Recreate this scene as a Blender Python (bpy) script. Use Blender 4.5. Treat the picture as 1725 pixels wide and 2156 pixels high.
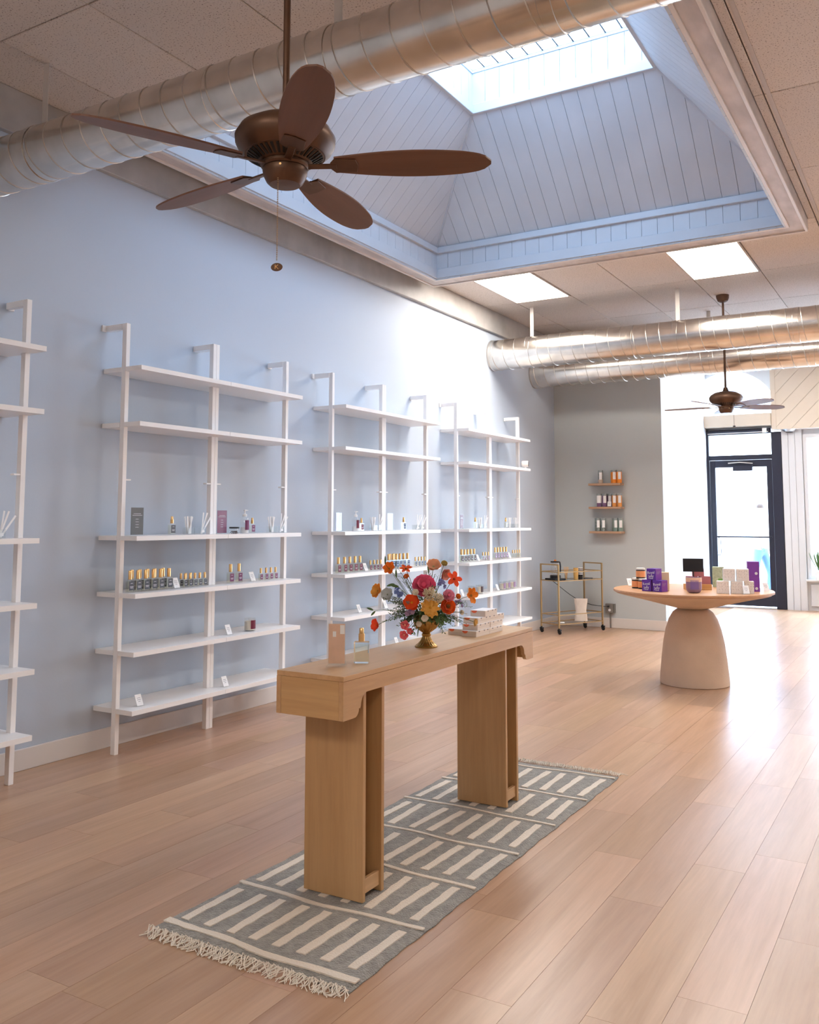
import bpy, bmesh, math, random
from mathutils import Vector, Matrix, Euler
for o in list(bpy.data.objects): bpy.data.objects.remove(o)
R = math.radians
rnd = random.Random(7)
S = bpy.context.scene
COL = S.collection

# ------------------------------------------------------------------ camera
cd = bpy.data.cameras.new('camera'); cam = bpy.data.objects.new('camera', cd); COL.objects.link(cam); S.camera = cam
yaw, pit, rol = R(30.6011), R(5.212), R(0.0356)
fw = Vector((-math.sin(yaw)*math.cos(pit), math.cos(yaw)*math.cos(pit), math.sin(pit)))
rt = Vector((math.cos(yaw), math.sin(yaw), 0)); up = rt.cross(fw)
r2 = rt*math.cos(rol)+up*math.sin(rol); u2 = -rt*math.sin(rol)+up*math.cos(rol)
M = Matrix((r2, u2, -fw)).transposed().to_4x4(); M.translation = Vector((4.2049, 0, 1.3087)); cam.matrix_world = M
cd.sensor_fit = 'VERTICAL'; cd.sensor_height = 36; cd.sensor_width = 28.8; cd.lens = 36*1890.36/2156
cd.shift_y = -(1078-920.23)/2156; cd.clip_start = .05; cd.clip_end = 200

# ------------------------------------------------------------------ light
W = bpy.data.worlds.new('sky'); S.world = W; W.use_nodes = True
bg = W.node_tree.nodes['Background']; bg.inputs[0].default_value = (.62, .79, 1.0, 1); bg.inputs[1].default_value = 15.0
S.view_settings.view_transform = 'Standard'; S.view_settings.look = 'None'; S.view_settings.gamma = 1
S.view_settings.use_curve_mapping = False; S.view_settings.exposure = 0.70
S.cycles.max_bounces = 8; S.cycles.diffuse_bounces = 4; S.cycles.glossy_bounces = 3
S.cycles.use_adaptive_sampling = True; S.cycles.adaptive_threshold = .03; S.cycles.adaptive_min_samples = 16
S.cycles.transmission_bounces = 6; S.cycles.transparent_max_bounces = 10
S.cycles.caustics_reflective = False; S.cycles.caustics_refractive = False; S.cycles.sample_clamp_indirect = 6
S.cycles.use_denoising = True
def portal(name, loc, rot, sx, sy):
    l = bpy.data.lights.new(name, 'AREA'); l.shape = 'RECTANGLE'; l.size = sx; l.size_y = sy; l.cycles.is_portal = True
    o = bpy.data.objects.new(name, l); COL.objects.link(o); o.location = loc; o.rotation_euler = rot
portal('daylight_skylight', (1.8, 5.37, 5.02), (0, 0, 0), 1.5, 2.0)
portal('daylight_door', (1.63, 14.4, 1.4), (R(-90), 0, 0), .9, 2.6)
portal('daylight_arch', (1.49, 14.4, 3.2), (R(-90), 0, 0), 1.4, .7)
portal('daylight_window', (3.4, 14.4, 1.5), (R(-90), 0, 0), 1.8, 2.1)
portal('daylight_window', (5.7, 14.4, 1.5), (R(-90), 0, 0), 2.4, 2.1)
PANEL = 18.0     # radiance of the ceiling light panels

# ------------------------------------------------------------------ materials
MATS = {}
def srgb(r, g, b):
    return tuple(((c/255)/12.92 if c/255 <= .04045 else ((c/255+.055)/1.055)**2.4) for c in (r, g, b))
def mat(name, c, rough=.5, metal=0, spec=.5, trans=0, bump=None, var=0, vscale=6, emis=None, alpha=1, coat=0, sheen=0, stretch=(1, 1, 1), ior=1.45):
    if name in MATS: return MATS[name]
    m = bpy.data.materials.new(name); m.use_nodes = True; nt = m.node_tree; b = nt.nodes['Principled BSDF']
    b.inputs['Base Color'].default_value = (*c, 1); b.inputs['Roughness'].default_value = rough; b.inputs['Metallic'].default_value = metal
    b.inputs['Specular IOR Level'].default_value = spec; b.inputs['Transmission Weight'].default_value = trans
    b.inputs['IOR'].default_value = ior; b.inputs['Coat Weight'].default_value = coat; b.inputs['Sheen Weight'].default_value = sheen
    N = nt.nodes.new; L = nt.links.new
    if var or bump:
        tc = N('ShaderNodeTexCoord'); mp = N('ShaderNodeMapping'); L(tc.outputs['Object'], mp.inputs[0]); mp.inputs['Scale'].default_value = stretch
    if var:
        n = N('ShaderNodeTexNoise'); n.inputs['Scale'].default_value = vscale; n.inputs['Detail'].default_value = 5; L(mp.outputs[0], n.inputs[0])
        r = N('ShaderNodeValToRGB'); r.color_ramp.elements[0].position = .3; r.color_ramp.elements[1].position = .7
        r.color_ramp.elements[0].color = (*[x*(1-var) for x in c], 1); r.color_ramp.elements[1].color = (*[min(1, x*(1+var*.6)) for x in c], 1)
        L(n.outputs[0], r.inputs[0]); L(r.outputs[0], b.inputs['Base Color'])
    if bump:
        n2 = N('ShaderNodeTexNoise'); n2.inputs['Scale'].default_value = bump[0]; n2.inputs['Detail'].default_value = 4; L(mp.outputs[0], n2.inputs[0])
        bp = N('ShaderNodeBump'); bp.inputs['Strength'].default_value = bump[1]; bp.inputs['Distance'].default_value = .01; L(n2.outputs[0], bp.inputs['Height']); L(bp.outputs[0], b.inputs['Normal'])
    if emis:
        b.inputs['Emission Color'].default_value = (*emis[0], 1); b.inputs['Emission Strength'].default_value = emis[1]
    MATS[name] = m; return m
def wood(name, c, axis='Y', rough=.42, dark=.72, perobj=False, scale=1.0, coat=0):
    if name in MATS: return MATS[name]
    m = bpy.data.materials.new(name); m.use_nodes = True; nt = m.node_tree; b = nt.nodes['Principled BSDF']
    N = nt.nodes.new; L = nt.links.new
    tc = N('ShaderNodeTexCoord'); mp = N('ShaderNodeMapping'); L(tc.outputs['Object'], mp.inputs[0])
    s = {'X': (.6, 9, 9), 'Y': (9, .6, 9), 'Z': (9, 9, .6)}[axis]; mp.inputs['Scale'].default_value = [q*scale for q in s]
    src = mp.outputs[0]
    if perobj:
        oi = N('ShaderNodeObjectInfo'); mu = N('ShaderNodeMath'); mu.operation = 'MULTIPLY'; mu.inputs[1].default_value = 57; L(oi.outputs['Random'], mu.inputs[0])
        cb = N('ShaderNodeCombineXYZ'); L(mu.outputs[0], cb.inputs[0]); L(mu.outputs[0], cb.inputs[1]); ad = N('ShaderNodeVectorMath'); L(src, ad.inputs[0]); L(cb.outputs[0], ad.inputs[1]); src = ad.outputs[0]
    n = N('ShaderNodeTexNoise'); n.inputs['Scale'].default_value = 1.3; n.inputs['Detail'].default_value = 7; n.inputs['Roughness'].default_value = .6; n.inputs['Distortion'].default_value = .6; L(src, n.inputs[0])
    n3 = N('ShaderNodeTexNoise'); n3.inputs['Scale'].default_value = 9; n3.inputs['Detail'].default_value = 3; L(src, n3.inputs[0])
    r = N('ShaderNodeValToRGB'); r.color_ramp.elements[0].position = .28; r.color_ramp.elements[1].position = .66
    r.color_ramp.elements[0].color = (*[c[i]*(dark if i == 0 else dark*dark if i == 2 else dark**1.4) for i in range(3)], 1); r.color_ramp.elements[1].color = (*c, 1)
    L(n.outputs[0], r.inputs[0])
    mx = N('ShaderNodeMix'); mx.data_type = 'RGBA'; mx.blend_type = 'MULTIPLY'; mx.inputs[0].default_value = .22; L(r.outputs[0], mx.inputs[6]); L(n3.outputs[0], mx.inputs[7])
    out = mx.outputs[2]
    if perobj:
        m2 = N('ShaderNodeMix'); m2.data_type = 'RGBA'; m2.blend_type = 'MULTIPLY'; m2.inputs[0].default_value = 1; L(out, m2.inputs[6]); L(oi.outputs['Color'], m2.inputs[7]); out = m2.outputs[2]
    L(out, b.inputs['Base Color']); b.inputs['Roughness'].default_value = rough; b.inputs['Coat Weight'].default_value = coat; b.inputs['Coat Roughness'].default_value = .3
    bp = N('ShaderNodeBump'); bp.inputs['Strength'].default_value = .08; bp.inputs['Distance'].default_value = .004; L(n3.outputs[0], bp.inputs['Height']); L(bp.outputs[0], b.inputs['Normal'])
    MATS[name] = m; return m
def pane_mat(name, tint=(1, 1, 1), keep=.93):
    m = bpy.data.materials.new(name); m.use_nodes = True; nt = m.node_tree; nt.nodes.clear(); N = nt.nodes.new; L = nt.links.new
    o = N('ShaderNodeOutputMaterial'); t = N('ShaderNodeBsdfTransparent'); t.inputs[0].default_value = (*tint, 1); g = N('ShaderNodeBsdfGlossy'); g.inputs['Roughness'].default_value = .02
    mx = N('ShaderNodeMixShader'); mx.inputs[0].default_value = 1-keep; L(t.outputs[0], mx.inputs[1]); L(g.outputs[0], mx.inputs[2]); L(mx.outputs[0], o.inputs[0]); return m
def speckle_tile():
    m = mat('acoustic tile', srgb(196, 188, 182), .9); nt = m.node_tree; b = nt.nodes['Principled BSDF']; N = nt.nodes.new; L = nt.links.new
    tc = N('ShaderNodeTexCoord'); v = N('ShaderNodeTexNoise'); v.inputs['Scale'].default_value = 120; v.inputs['Detail'].default_value = 2; L(tc.outputs['Object'], v.inputs[0])
    r = N('ShaderNodeValToRGB'); r.color_ramp.elements[0].position = .33; r.color_ramp.elements[1].position = .40; a = srgb(140, 128, 121); c = srgb(214, 205, 198)
    r.color_ramp.elements[0].color = (*a, 1); r.color_ramp.elements[1].color = (*c, 1); L(v.outputs[0], r.inputs[0])
    oi = N('ShaderNodeObjectInfo'); mx = N('ShaderNodeMix'); mx.data_type = 'RGBA'; mx.blend_type = 'MULTIPLY'; mx.inputs[0].default_value = 1; L(r.outputs[0], mx.inputs[6]); L(oi.outputs['Color'], mx.inputs[7]); L(mx.outputs[2], b.inputs['Base Color'])
    return m
m_wall = mat('blue grey wall paint', srgb(188, 198, 212), .62, bump=(60, .04))
m_wall_warmlit = mat('wall paint tinted by warm light', srgb(194, 199, 200), .62, bump=(60, .04))  # same paint as the left wall; warm light is put into this greyer colour
m_wallw = mat('white wall paint', srgb(208, 209, 212), .6)
m_base = mat('white baseboard', srgb(222, 214, 208), .4)
m_white = mat('white lacquered steel', srgb(246, 243, 242), .32)
m_tile = speckle_tile()
m_grid = mat('ceiling backing', srgb(70, 60, 55), .9)
m_bar = mat('ceiling grid bar', srgb(190, 180, 172), .6)
m_floor = wood('oak plank', srgb(209, 171, 142), 'Y', .32, .76, True, coat=.3)
m_sub = mat('floor gap', srgb(170, 132, 104), .8)
m_board = mat('pale blue painted boards', srgb(200, 209, 220), .45, bump=(30, .05), var=.05, vscale=3)
m_beam = mat('grimy cream beam', srgb(205, 196, 192), .55, var=.22, vscale=9, bump=(25, .15), stretch=(1, .35, 1))
m_beamd = mat('ledger board paint', srgb(172, 168, 165), .5, var=.15, vscale=5)
m_galv = mat('galvanised steel', (.76, .72, .67), .23, 1.0, var=.16, vscale=7, bump=(4, .05))
m_seam = mat('duct seam', (.58, .54, .50), .35, 1.0)
m_strap = mat('strap paint', srgb(205, 198, 192), .5)
m_oakH = wood('counter oak lengthwise', srgb(214, 172, 126), 'Y', .45, .84)
m_oakV = wood('counter oak upright', srgb(206, 164, 116), 'Z', .45, .84)
m_oakX = wood('counter oak crosswise', srgb(214, 172, 120), 'X', .45, .84)
m_fan = mat('aged bronze', srgb(96, 70, 54), .42, .6, var=.2, vscale=14)
m_blade = wood('dark fan blade wood', srgb(116, 78, 58), 'X', .45, .8)
m_dark = mat('black vent', srgb(24, 18, 16), .6)
m_gold = mat('gold cap', (.86, .55, .24), .28, 1.0)
m_glass = mat('clear glass', (.94, .97, .95), .03, trans=1.0, ior=1.3)
m_acr = pane_mat('clear acrylic', (.97, .98, .98), .965)
m_perf = pane_mat('perfume liquid', (.985, .98, .92), .985)
m_jarglass = pane_mat('thin jar glass', (.985, .99, .99), .90)
m_skypane = pane_mat('skylight acrylic', (.60, .62, .64), .96)
m_pane = pane_mat('window glass', (.97, 1, 1), .95)
m_paper = mat('white card', srgb(242, 240, 240), .6)
m_black = mat('black plastic', srgb(26, 26, 30), .4)
m_door = mat('navy black door metal', srgb(34, 36, 52), .4)
m_brass = mat('champagne metal', srgb(176, 146, 104), .35, .7)
m_stone = mat('sandy plaster', srgb(214, 190, 168), .8, bump=(90, .15), var=.08, vscale=5)
m_tab = wood('table top wood', srgb(208, 160, 120), 'X', .4, .86)
m_rug = mat('grey wool', srgb(150, 145, 136), .95, bump=(160, .9), var=.28, vscale=40, sheen=.3)
m_rugc = mat('cream wool', srgb(230, 216, 198), .95, bump=(160, .6), sheen=.3)
m_emit = mat('lit ceiling panel', (1, 1, 1), .5, emis=((1.0, .93, .84), PANEL))

# ------------------------------------------------------------------ mesh helpers
class B:
    def __init__(s): s.v = []; s.f = []
    def add(s, v, f):
        k = len(s.v); s.v += [tuple(p) for p in v]; s.f += [tuple(i+k for i in q) for q in f]; return s
    def box(s, x0, y0, z0, x1, y1, z1):
        return s.add([(x0, y0, z0), (x1, y0, z0), (x1, y1, z0), (x0, y1, z0), (x0, y0, z1), (x1, y0, z1), (x1, y1, z1), (x0, y1, z1)],
                     [(3, 2, 1, 0), (4, 5, 6, 7), (0, 1, 5, 4), (1, 2, 6, 5), (2, 3, 7, 6), (3, 0, 4, 7)])
    def prism(s, pts, lo, hi, fn):
        n = len(pts); v = [fn(a, b, lo) for a, b in pts]+[fn(a, b, hi) for a, b in pts]
        return s.add(v, [tuple(range(n))[::-1], tuple(range(n, 2*n))]+[(i, (i+1) % n, n+(i+1) % n, n+i) for i in range(n)])
    def lathe(s, prof, n=32, c=(0, 0), flute=None):
        v = []; f = []; m = len(prof)
        for i in range(n):
            a = 2*math.pi*i/n
            for k, (r, z) in enumerate(prof):
                q = r*(1+(flute(a, z) if flute else 0)); v.append((c[0]+q*math.cos(a), c[1]+q*math.sin(a), z))
        for i in range(n):
            j = (i+1) % n
            for k in range(m-1): f.append((i*m+k, j*m+k, j*m+k+1, i*m+k+1))
        return s.add(v, f)
    def tube(s, pts, r, n=6, closed=False):
        pts = [Vector(p) for p in pts]; v = []; f = []; N = len(pts); ref = None
        for i, p in enumerate(pts):
            t = (pts[min(i+1, N-1)]-pts[max(i-1, 0)]).normalized()
            if ref is None: ref = t.orthogonal().normalized()
            ref = (ref-t*ref.dot(t)).normalized(); bn = t.cross(ref); rr = r[i] if isinstance(r, (list, tuple)) else r
            for k in range(n):
                a = 2*math.pi*k/n; v.append(p+ref*rr*math.cos(a)+bn*rr*math.sin(a))
        for i in range(N-1):
            for k in range(n): f.append((i*n+k, i*n+(k+1) % n, (i+1)*n+(k+1) % n, (i+1)*n+k))
        f.append(tuple(range(n))[::-1]); f.append(tuple((N-1)*n+k for k in range(n)))
        return s.add(v, f)
    def cyl(s, p, q, r, n=16): return s.tube([p, q], r, n)
    def xf(s, mtx):
        s.v = [tuple(mtx @ Vector(p)) for p in s.v]; return s
    def mesh(s, name, smooth=False, bevel=0, weld=False, seg=1):
        me = bpy.data.meshes.new(name); me.from_pydata(s.v, [], s.f); bm = bmesh.new(); bm.from_mesh(me)
        if weld: bmesh.ops.remove_doubles(bm, verts=bm.verts, dist=1e-6)
        bmesh.ops.recalc_face_normals(bm, faces=bm.faces)
        if bevel: bmesh.ops.bevel(bm, geom=[e for e in bm.edges if len(e.link_faces) == 2 and e.calc_face_angle(0) > .5], offset=bevel, segments=seg, affect='EDGES', clamp_overlap=True)
        bm.to_mesh(me); bm.free()
        if smooth: me.shade_smooth(); me.set_sharp_from_angle(angle=R(38))
        return me
    def out(s, name, m, parent=None, smooth=False, bevel=0, weld=False, loc=None, seg=1, label=None):
        me = s.mesh(name, smooth, bevel, weld, seg); me.materials.append(m); return link(name, me, parent, loc, label)
def link(name, me, parent=None, loc=None, label=None):
    o = bpy.data.objects.new(name, me); COL.objects.link(o)
    if parent: o.parent = parent
    if loc: o.location = loc
    if label: o['label'] = label
    return o
def thing(name, label, cat, loc=(0, 0, 0), rz=0, group=None):
    o = bpy.data.objects.new(name, None); o.empty_display_size = .05; COL.objects.link(o); o.location = loc; o.rotation_euler = (0, 0, rz)
    return tag(o, label, cat, group)
def tag(o, label, cat, group=None):
    o['label'] = label; o['category'] = cat
    if group: o['group'] = group
    return o
def struct(o): o['kind'] = 'structure'; return o
def stuff(o): o['kind'] = 'stuff'; return o
KIDS = {}
def dup(root, loc, rz=0, label=None, group=None, scale=None):
    def cp(o, par):
        c = o.copy(); COL.objects.link(c)
        if par: c.parent = par
        for ch in kids(o): cp(ch, c)
        return c
    r = cp(root, None); r.location = loc; r.rotation_euler = (0, 0, rz)
    if scale: r.scale = scale
    if label: r['label'] = label
    if group: r['group'] = group
    return r
def kids(o):
    k = KIDS.get(o.name)
    if k is None: k = [c for c in o.children]; KIDS[o.name] = k
    return k
class Proto:
    # first call of place() moves the prototype itself, later calls copy it
    def __init__(s, root): s.root = root; s.used = False
    def place(s, loc, rz=0, label=None, group=None, scale=None):
        if not s.used:
            s.used = True; s.kids = True; r = s.root; kids(r); r.location = loc; r.rotation_euler = (0, 0, rz)
            if scale: r.scale = scale
            if label: r['label'] = label
            if group: r['group'] = group
            return r
        return dup(s.root, loc, rz, label, group, scale or (1, 1, 1))
ORD = ['first', 'second', 'third', 'fourth', 'fifth', 'sixth', 'seventh', 'eighth', 'ninth']
def text_mesh(body, size, depth=.0004, align='CENTER'):
    c = bpy.data.curves.new('lettering', 'FONT'); c.body = body; c.size = size; c.extrude = depth; c.align_x = align; c.resolution_u = 2
    o = bpy.data.objects.new('lettering', c); COL.objects.link(o); dg = bpy.context.evaluated_depsgraph_get(); me = bpy.data.meshes.new_from_object(o.evaluated_get(dg)); bpy.data.objects.remove(o); return me
def clip(poly, ax, lim, keep_gt):
    out = []; n = len(poly)
    for i in range(n):
        p, q = poly[i], poly[(i+1) % n]; a = (p[ax]-lim)*(1 if keep_gt else -1); b = (q[ax]-lim)*(1 if keep_gt else -1)
        if a >= 0: out.append(p)
        if (a >= 0) != (b >= 0):
            t = a/(a-b); out.append((p[0]+(q[0]-p[0])*t, p[1]+(q[1]-p[1])*t))
    return out
def plank_wall(name, org, U, V, poly, width, m, thick=.012, gap=.003, back=m_board, start=0, kind=True, piece='plank'):
    # boards running along V, laid side by side along U, on a backing plane; normal = U x V points to the viewer
    org, U, V = Vector(org), Vector(U).normalized(), Vector(V).normalized(); Nn = U.cross(V)
    fn = lambda a, b, c: org+U*a+V*b+Nn*c
    root = B().prism(poly, -.02, 0, fn).out(name, back)
    if kind: struct(root)
    lo = min(p[0] for p in poly); hi = max(p[0] for p in poly); a = lo-start
    while a < hi:
        pg = clip(clip(poly, 0, max(a+gap/2, lo), True), 0, min(a+width-gap/2, hi), False); a += width
        if len(pg) < 3: continue
        w = max(p[0] for p in pg)-min(p[0] for p in pg)
        if w < .012: continue
        B().prism(pg, 0.0005, thick, fn).out(piece, m, root, weld=True)
    return root

# ------------------------------------------------------------------ large structure
ZC = 3.6
fl = struct(B().box(0, -3, -.06, 7.2, 14.25, -.012).out('floor', m_sub))
PW, PL = .185, 1.22
cand = []
i = 0; x = 0.0
while x < 7.2:
    off = rnd.random()*PL; y = -3-off
    while y < 14.2:
        y0, y1 = max(y, -3), min(y+PL, 14.2); x1 = min(x+PW, 7.2)
        if x < 1.36 and y1 > 10.73: y1 = 10.73
        if y1-y0 > .02: cand.append((x, y0, x1, y1))
        y += PL
    x += PW
def vis(c):
    mx, my = (c[0]+c[2])/2, (c[1]+c[3])/2
    best = 0
    for px, py in ((mx, my), (c[0], c[1]), (c[2], c[3]), (c[0], c[3]), (c[2], c[1])):
        v = Vector((px, py, 0))-Vector((4.2049, 0, 1.3087)); d = v.dot(fw)
        if d < .3: continue
        u, w = 862.5+1890.36*v.dot(r2)/d, 920.2-1890.36*v.dot(u2)/d
        if -30 < u < 1755 and 0 < w < 2190: best = max(best, 1/d)
    return best
cand.sort(key=lambda c: -vis(c))
rest = B()
for k, c in enumerate(cand):
    if k < 298 and vis(c) > 0:
        cx, cy = (c[0]+c[2])/2, (c[1]+c[3])/2; hx, hy = (c[2]-c[0])/2-.0005, (c[3]-c[1])/2-.0005
        o = B().box(-hx, -hy, -.012, hx, hy, 0).out('plank', m_floor, fl, loc=(cx, cy, 0))
        t = rnd.uniform(.84, 1.05); o.color = (t, t*rnd.uniform(.95, 1.0), t*rnd.uniform(.90, 1.0), 1)
    else: rest.box(c[0]+.0008, c[1]+.0008, -.012, c[2]-.0008, c[3]-.0008, 0)
stuff(rest.out('far_planks', m_floor, fl))
# walls
struct(B().box(-.15, -3, 0, 0, 14.4, ZC).out('wall_left', m_wall))
struct(B().box(0, 10.73, 0, 1.36, 10.86, ZC).out('wall_far', m_wall_warmlit))
w = B(); w.prism([(1.36, 10.86), (1.20, 10.86), (.95, 14.2), (1.13, 14.2)], 0, ZC, lambda a, b, c: (a, b, c)); struct(w.out('wall_entry', m_wallw))
struct(B().box(7.2, -3, 0, 7.35, 14.4, ZC).out('wall_right', m_wallw))
struct(B().box(-.15, -3.15, 0, 7.35, -3, ZC).out('wall_back', m_wallw))
struct(B().box(0, -3, 0, .014, 10.73, .112).out('baseboard_left', m_base, bevel=.003))
struct(B().box(.014, 10.716, 0, 1.36, 10.73, .118).out('baseboard_far', m_base, bevel=.003))
w = B(); w.prism([(1.374, 10.716), (1.36, 10.716), (1.14, 14.1), (1.154, 14.1)], 0, .118, lambda a, b, c: (a, b, c)); struct(w.out('baseboard_entry', m_base))
struct(B().box(0, -3, 3.356, .04, 10.73, ZC).out('trim_1', m_beamd, bevel=.004))

# ceiling with skylight opening
SX0, SX1, SY0, SY1 = .14, 3.42, 3.42, 7.32           # outer frame
IX0, IX1, IY0, IY1 = .28, 3.29, 3.56, 7.12           # inner opening
UX0, UX1, UY0, UY1 = 1.045, 2.565, 4.34, 6.335       # upper opening
cb = B()
for a in ((-.15, -3, SX0, 14.4), (SX1, -3, 7.35, 14.4), (SX0, -3, SX1, SY0), (SX0, SY1, SX1, 14.4)): cb.box(a[0], a[1], ZC+.02, a[2], a[3], ZC+.08)
ce = struct(cb.out('ceiling', m_grid))
LIT = [(.4, 7.44), (2.245, 7.44), (4.705, 3.78), (4.705, 7.44), (4.705, 11.1), (2.245, 11.1), (2.245, -2.3), (4.705, -2.3)]  # first two are in view; the rest are unseen, added for their light
xs = [0, .4]; 
while xs[-1] < 7.1: xs.append(xs[-1]+.615)
xs[-1] = 7.2
yl = [-3, -2.32, -1.10, .12, 1.34, 2.56, 3.78, 5.0, 6.22, 7.44, 8.66, 9.88, 11.1, 12.32, 13.54, 14.2]
def rects(a, holes):
    x0, y0, x1, y1 = a; hx0, hy0, hx1, hy1 = holes
    if x1 <= hx0 or x0 >= hx1 or y1 <= hy0 or y0 >= hy1: return [a]
    r = []
    if y0 < hy0: r.append((x0, y0, x1, hy0))
    if y1 > hy1: r.append((x0, hy1, x1, y1))
    yy0, yy1 = max(y0, hy0), min(y1, hy1)
    if x0 < hx0: r.append((x0, yy0, hx0, yy1))
    if x1 > hx1: r.append((hx1, yy0, x1, yy1))
    return r
tcache = {}; nlit = 0
UNSEEN = ['unseen lit panel by the back wall behind the camera', 'unseen lit panel over the middle near the street windows', 'unseen lit panel at the right, near the back of the shop', 'unseen lit panel to the right of the skylight', 'unseen lit panel over the open floor right of the round table', 'unseen lit panel by the display windows at the right', 'spare unseen lit panel out of frame']
for ix in range(len(xs)-1):
    for iy in range(len(yl)-1):
        a = (xs[ix], yl[iy], xs[ix+1], yl[iy+1])
        if a[1] > 10.7 and a[2] < 1.1: continue
        if any(abs(a[0]-l[0]) < .1 and abs(a[1]-l[1]) < .1 for l in LIT):
            t = thing('ceiling_light', ['flat lit ceiling panel nearer the left wall, just beyond the skylight', 'flat lit ceiling panel right of the other, just beyond the skylight corner'][nlit] if nlit < 2 and abs(a[1]-7.44) < .1 and a[0] < 3 else UNSEEN.pop(0), 'ceiling light', ((a[0]+a[2])/2, (a[1]+a[3])/2, ZC-.004), group='lit ceiling panels')
            if abs(a[1]-7.44) < .1 and a[0] < 3: nlit += 1
            hx, hy = (a[2]-a[0])/2-.003, (a[3]-a[1])/2-.003
            B().box(-hx+.016, -hy+.016, -.001, hx-.016, hy-.016, .008).out('diffuser', m_emit, t)
            fr = B()
            fr.box(-hx, -hy, -.004, hx, -hy+.016, .02); fr.box(-hx, hy-.016, -.004, hx, hy, .02); fr.box(-hx, -hy+.016, -.004, -hx+.016, hy-.016, .02); fr.box(hx-.016, -hy+.016, -.004, hx, hy-.016, .02)
            fr.out('frame', m_bar, t); continue
        for r in rects(a, (SX0, SY0, SX1, SY1)):
            if r[2]-r[0] < .02 or r[3]-r[1] < .02: continue
            g = .003; key = (round(r[2]-r[0], 3), round(r[3]-r[1], 3))
            if key not in tcache:
                hx, hy = (r[2]-r[0])/2-g, (r[3]-r[1])/2-g
                me = B().box(-hx, -hy, 0, hx, hy, .016).mesh('ceiling_tile', bevel=.003); me.materials.append(m_tile); tcache[key] = me
            o = link('ceiling_tile', tcache[key], ce, ((r[0]+r[2])/2, (r[1]+r[3])/2, ZC+rnd.uniform(0, .0015))); t = rnd.uniform(.93, 1.03); o.color = (t, t, t, 1)
gb = B()
gb.box(SX1+.07, -3, ZC-.004, SX1+.092, SY1+.4, ZC+.002); gb.out('grid_bar', m_bar, ce)

# skylight frame: dropped beams with lips and soffit boards
def ring(b, x0, y0, x1, y1, X0, Y0, X1, Y1, z0, z1):
    b.box(X0, Y0, z0, X1, y0, z1); b.box(X0, y1, z0, X1, Y1, z1); b.box(X0, y0, z0, x0, y1, z1); b.box(x1, y0, z0, X1, y1, z1); return b
t2 = struct(ring(B(), IX0, IY0, IX1, IY1, SX0, SY0, SX1, SY1, 3.512, 3.64).out('trim_2', m_beam))
ring(B(), SX0+.02, SY0+.02, SX1-.018, SY1-.02, SX0, SY0, SX1, SY1, 3.5, 3.514).out('outer_lip', m_base, t2, bevel=.002)
ring(B(), IX0, IY0, IX1, IY1, IX0-.022, IY0-.022, IX1+.022, IY1+.022, 3.498, 3.514).out('inner_lip', m_base, t2, bevel=.002)
# well: skirts (3.5-3.8), slopes (3.8-4.6), upper skirts (4.6-4.95)
zs, zt, zu, zg = 3.5, 3.80, 4.60, 4.95
def rect(w, h): return [(0, 0), (w, 0), (w, h), (0, h)]
LX, LY = IX1-IX0, IY1-IY0; b6 = .128
plank_wall('wall_skylight_skirt_far', (IX0, IY1, zs), (1, 0, 0), (0, 0, 1), rect(LX, .26), b6, m_board)
plank_wall('wall_skylight_skirt_left', (IX0, IY0, zs), (0, 1, 0), (0, 0, 1), rect(LY, .26), b6, m_board)
plank_wall('wall_skylight_skirt_right', (IX1, IY1, zs), (0, -1, 0), (0, 0, 1), rect(LY, .26), b6, m_board)
plank_wall('wall_skylight_skirt_near', (IX1, IY0, zs), (-1, 0, 0), (0, 0, 1), rect(LX, .26), b6, m_board)
bt = ring(B(), IX0+.022, IY0+.022, IX1-.022, IY1-.022, IX0, IY0, IX1, IY1, 3.514, 3.60); struct(bt.out('trim_3', m_board, bevel=.002))
bt = ring(B(), IX0+.035, IY0+.035, IX1-.035, IY1-.035, IX0-.02, IY0-.02, IX1+.02, IY1+.02, 3.745, 3.80); struct(bt.out('trim_4', m_board, bevel=.003))
def slope(name, a, b_, c, d, sh=0):
    # a,b bottom corners left->right seen from inside; c,d top right, top left
    a, b_, c, d = map(Vector, (a, b_, c, d)); U = (b_-a).normalized(); mid = (d-a); V = (mid-U*mid.dot(U)).normalized()
    P = [((p-a).dot(U), (p-a).dot(V)) for p in (a, b_, c, d)]
    return plank_wall(name, a, U, V, P, b6, m_board, start=sh)
slope('wall_skylight_slope_far', (IX0, IY1, zt), (IX1, IY1, zt), (UX1, UY1, zu), (UX0, UY1, zu))
slope('wall_skylight_slope_left', (IX0, IY0, zt), (IX0, IY1, zt), (UX0, UY1, zu), (UX0, UY0, zu), .05)
slope('wall_skylight_slope_right', (IX1, IY1, zt), (IX1, IY0, zt), (UX1, UY0, zu), (UX1, UY1, zu), .05)
slope('wall_skylight_slope_near', (IX1, IY0, zt), (IX0, IY0, zt), (UX0, UY0, zu), (UX1, UY0, zu))
hb = B()
for p, q in (((IX0, IY1, zt), (UX0, UY1, zu)), ((IX1, IY1, zt), (UX1, UY1, zu))):
    s1 = .02 if p[0] < 1 else -.02; hb.tube([(p[0]+s1, p[1]-.02, p[2]), (q[0]+s1, q[1]-.02, q[2])], .012, 4)
struct(hb.out('trim_5', m_board))
UW, UH = UX1-UX0, UY1-UY0
plank_wall('wall_skylight_upper_far', (UX0, UY1, zu), (1, 0, 0), (0, 0, 1), rect(UW, zg-zu), b6, m_board)
plank_wall('wall_skylight_upper_left', (UX0, UY0, zu), (0, 1, 0), (0, 0, 1), rect(UH, zg-zu), b6, m_board)
plank_wall('wall_skylight_upper_right', (UX1, UY1, zu), (0, -1, 0), (0, 0, 1), rect(UH, zg-zu), b6, m_board)
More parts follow.
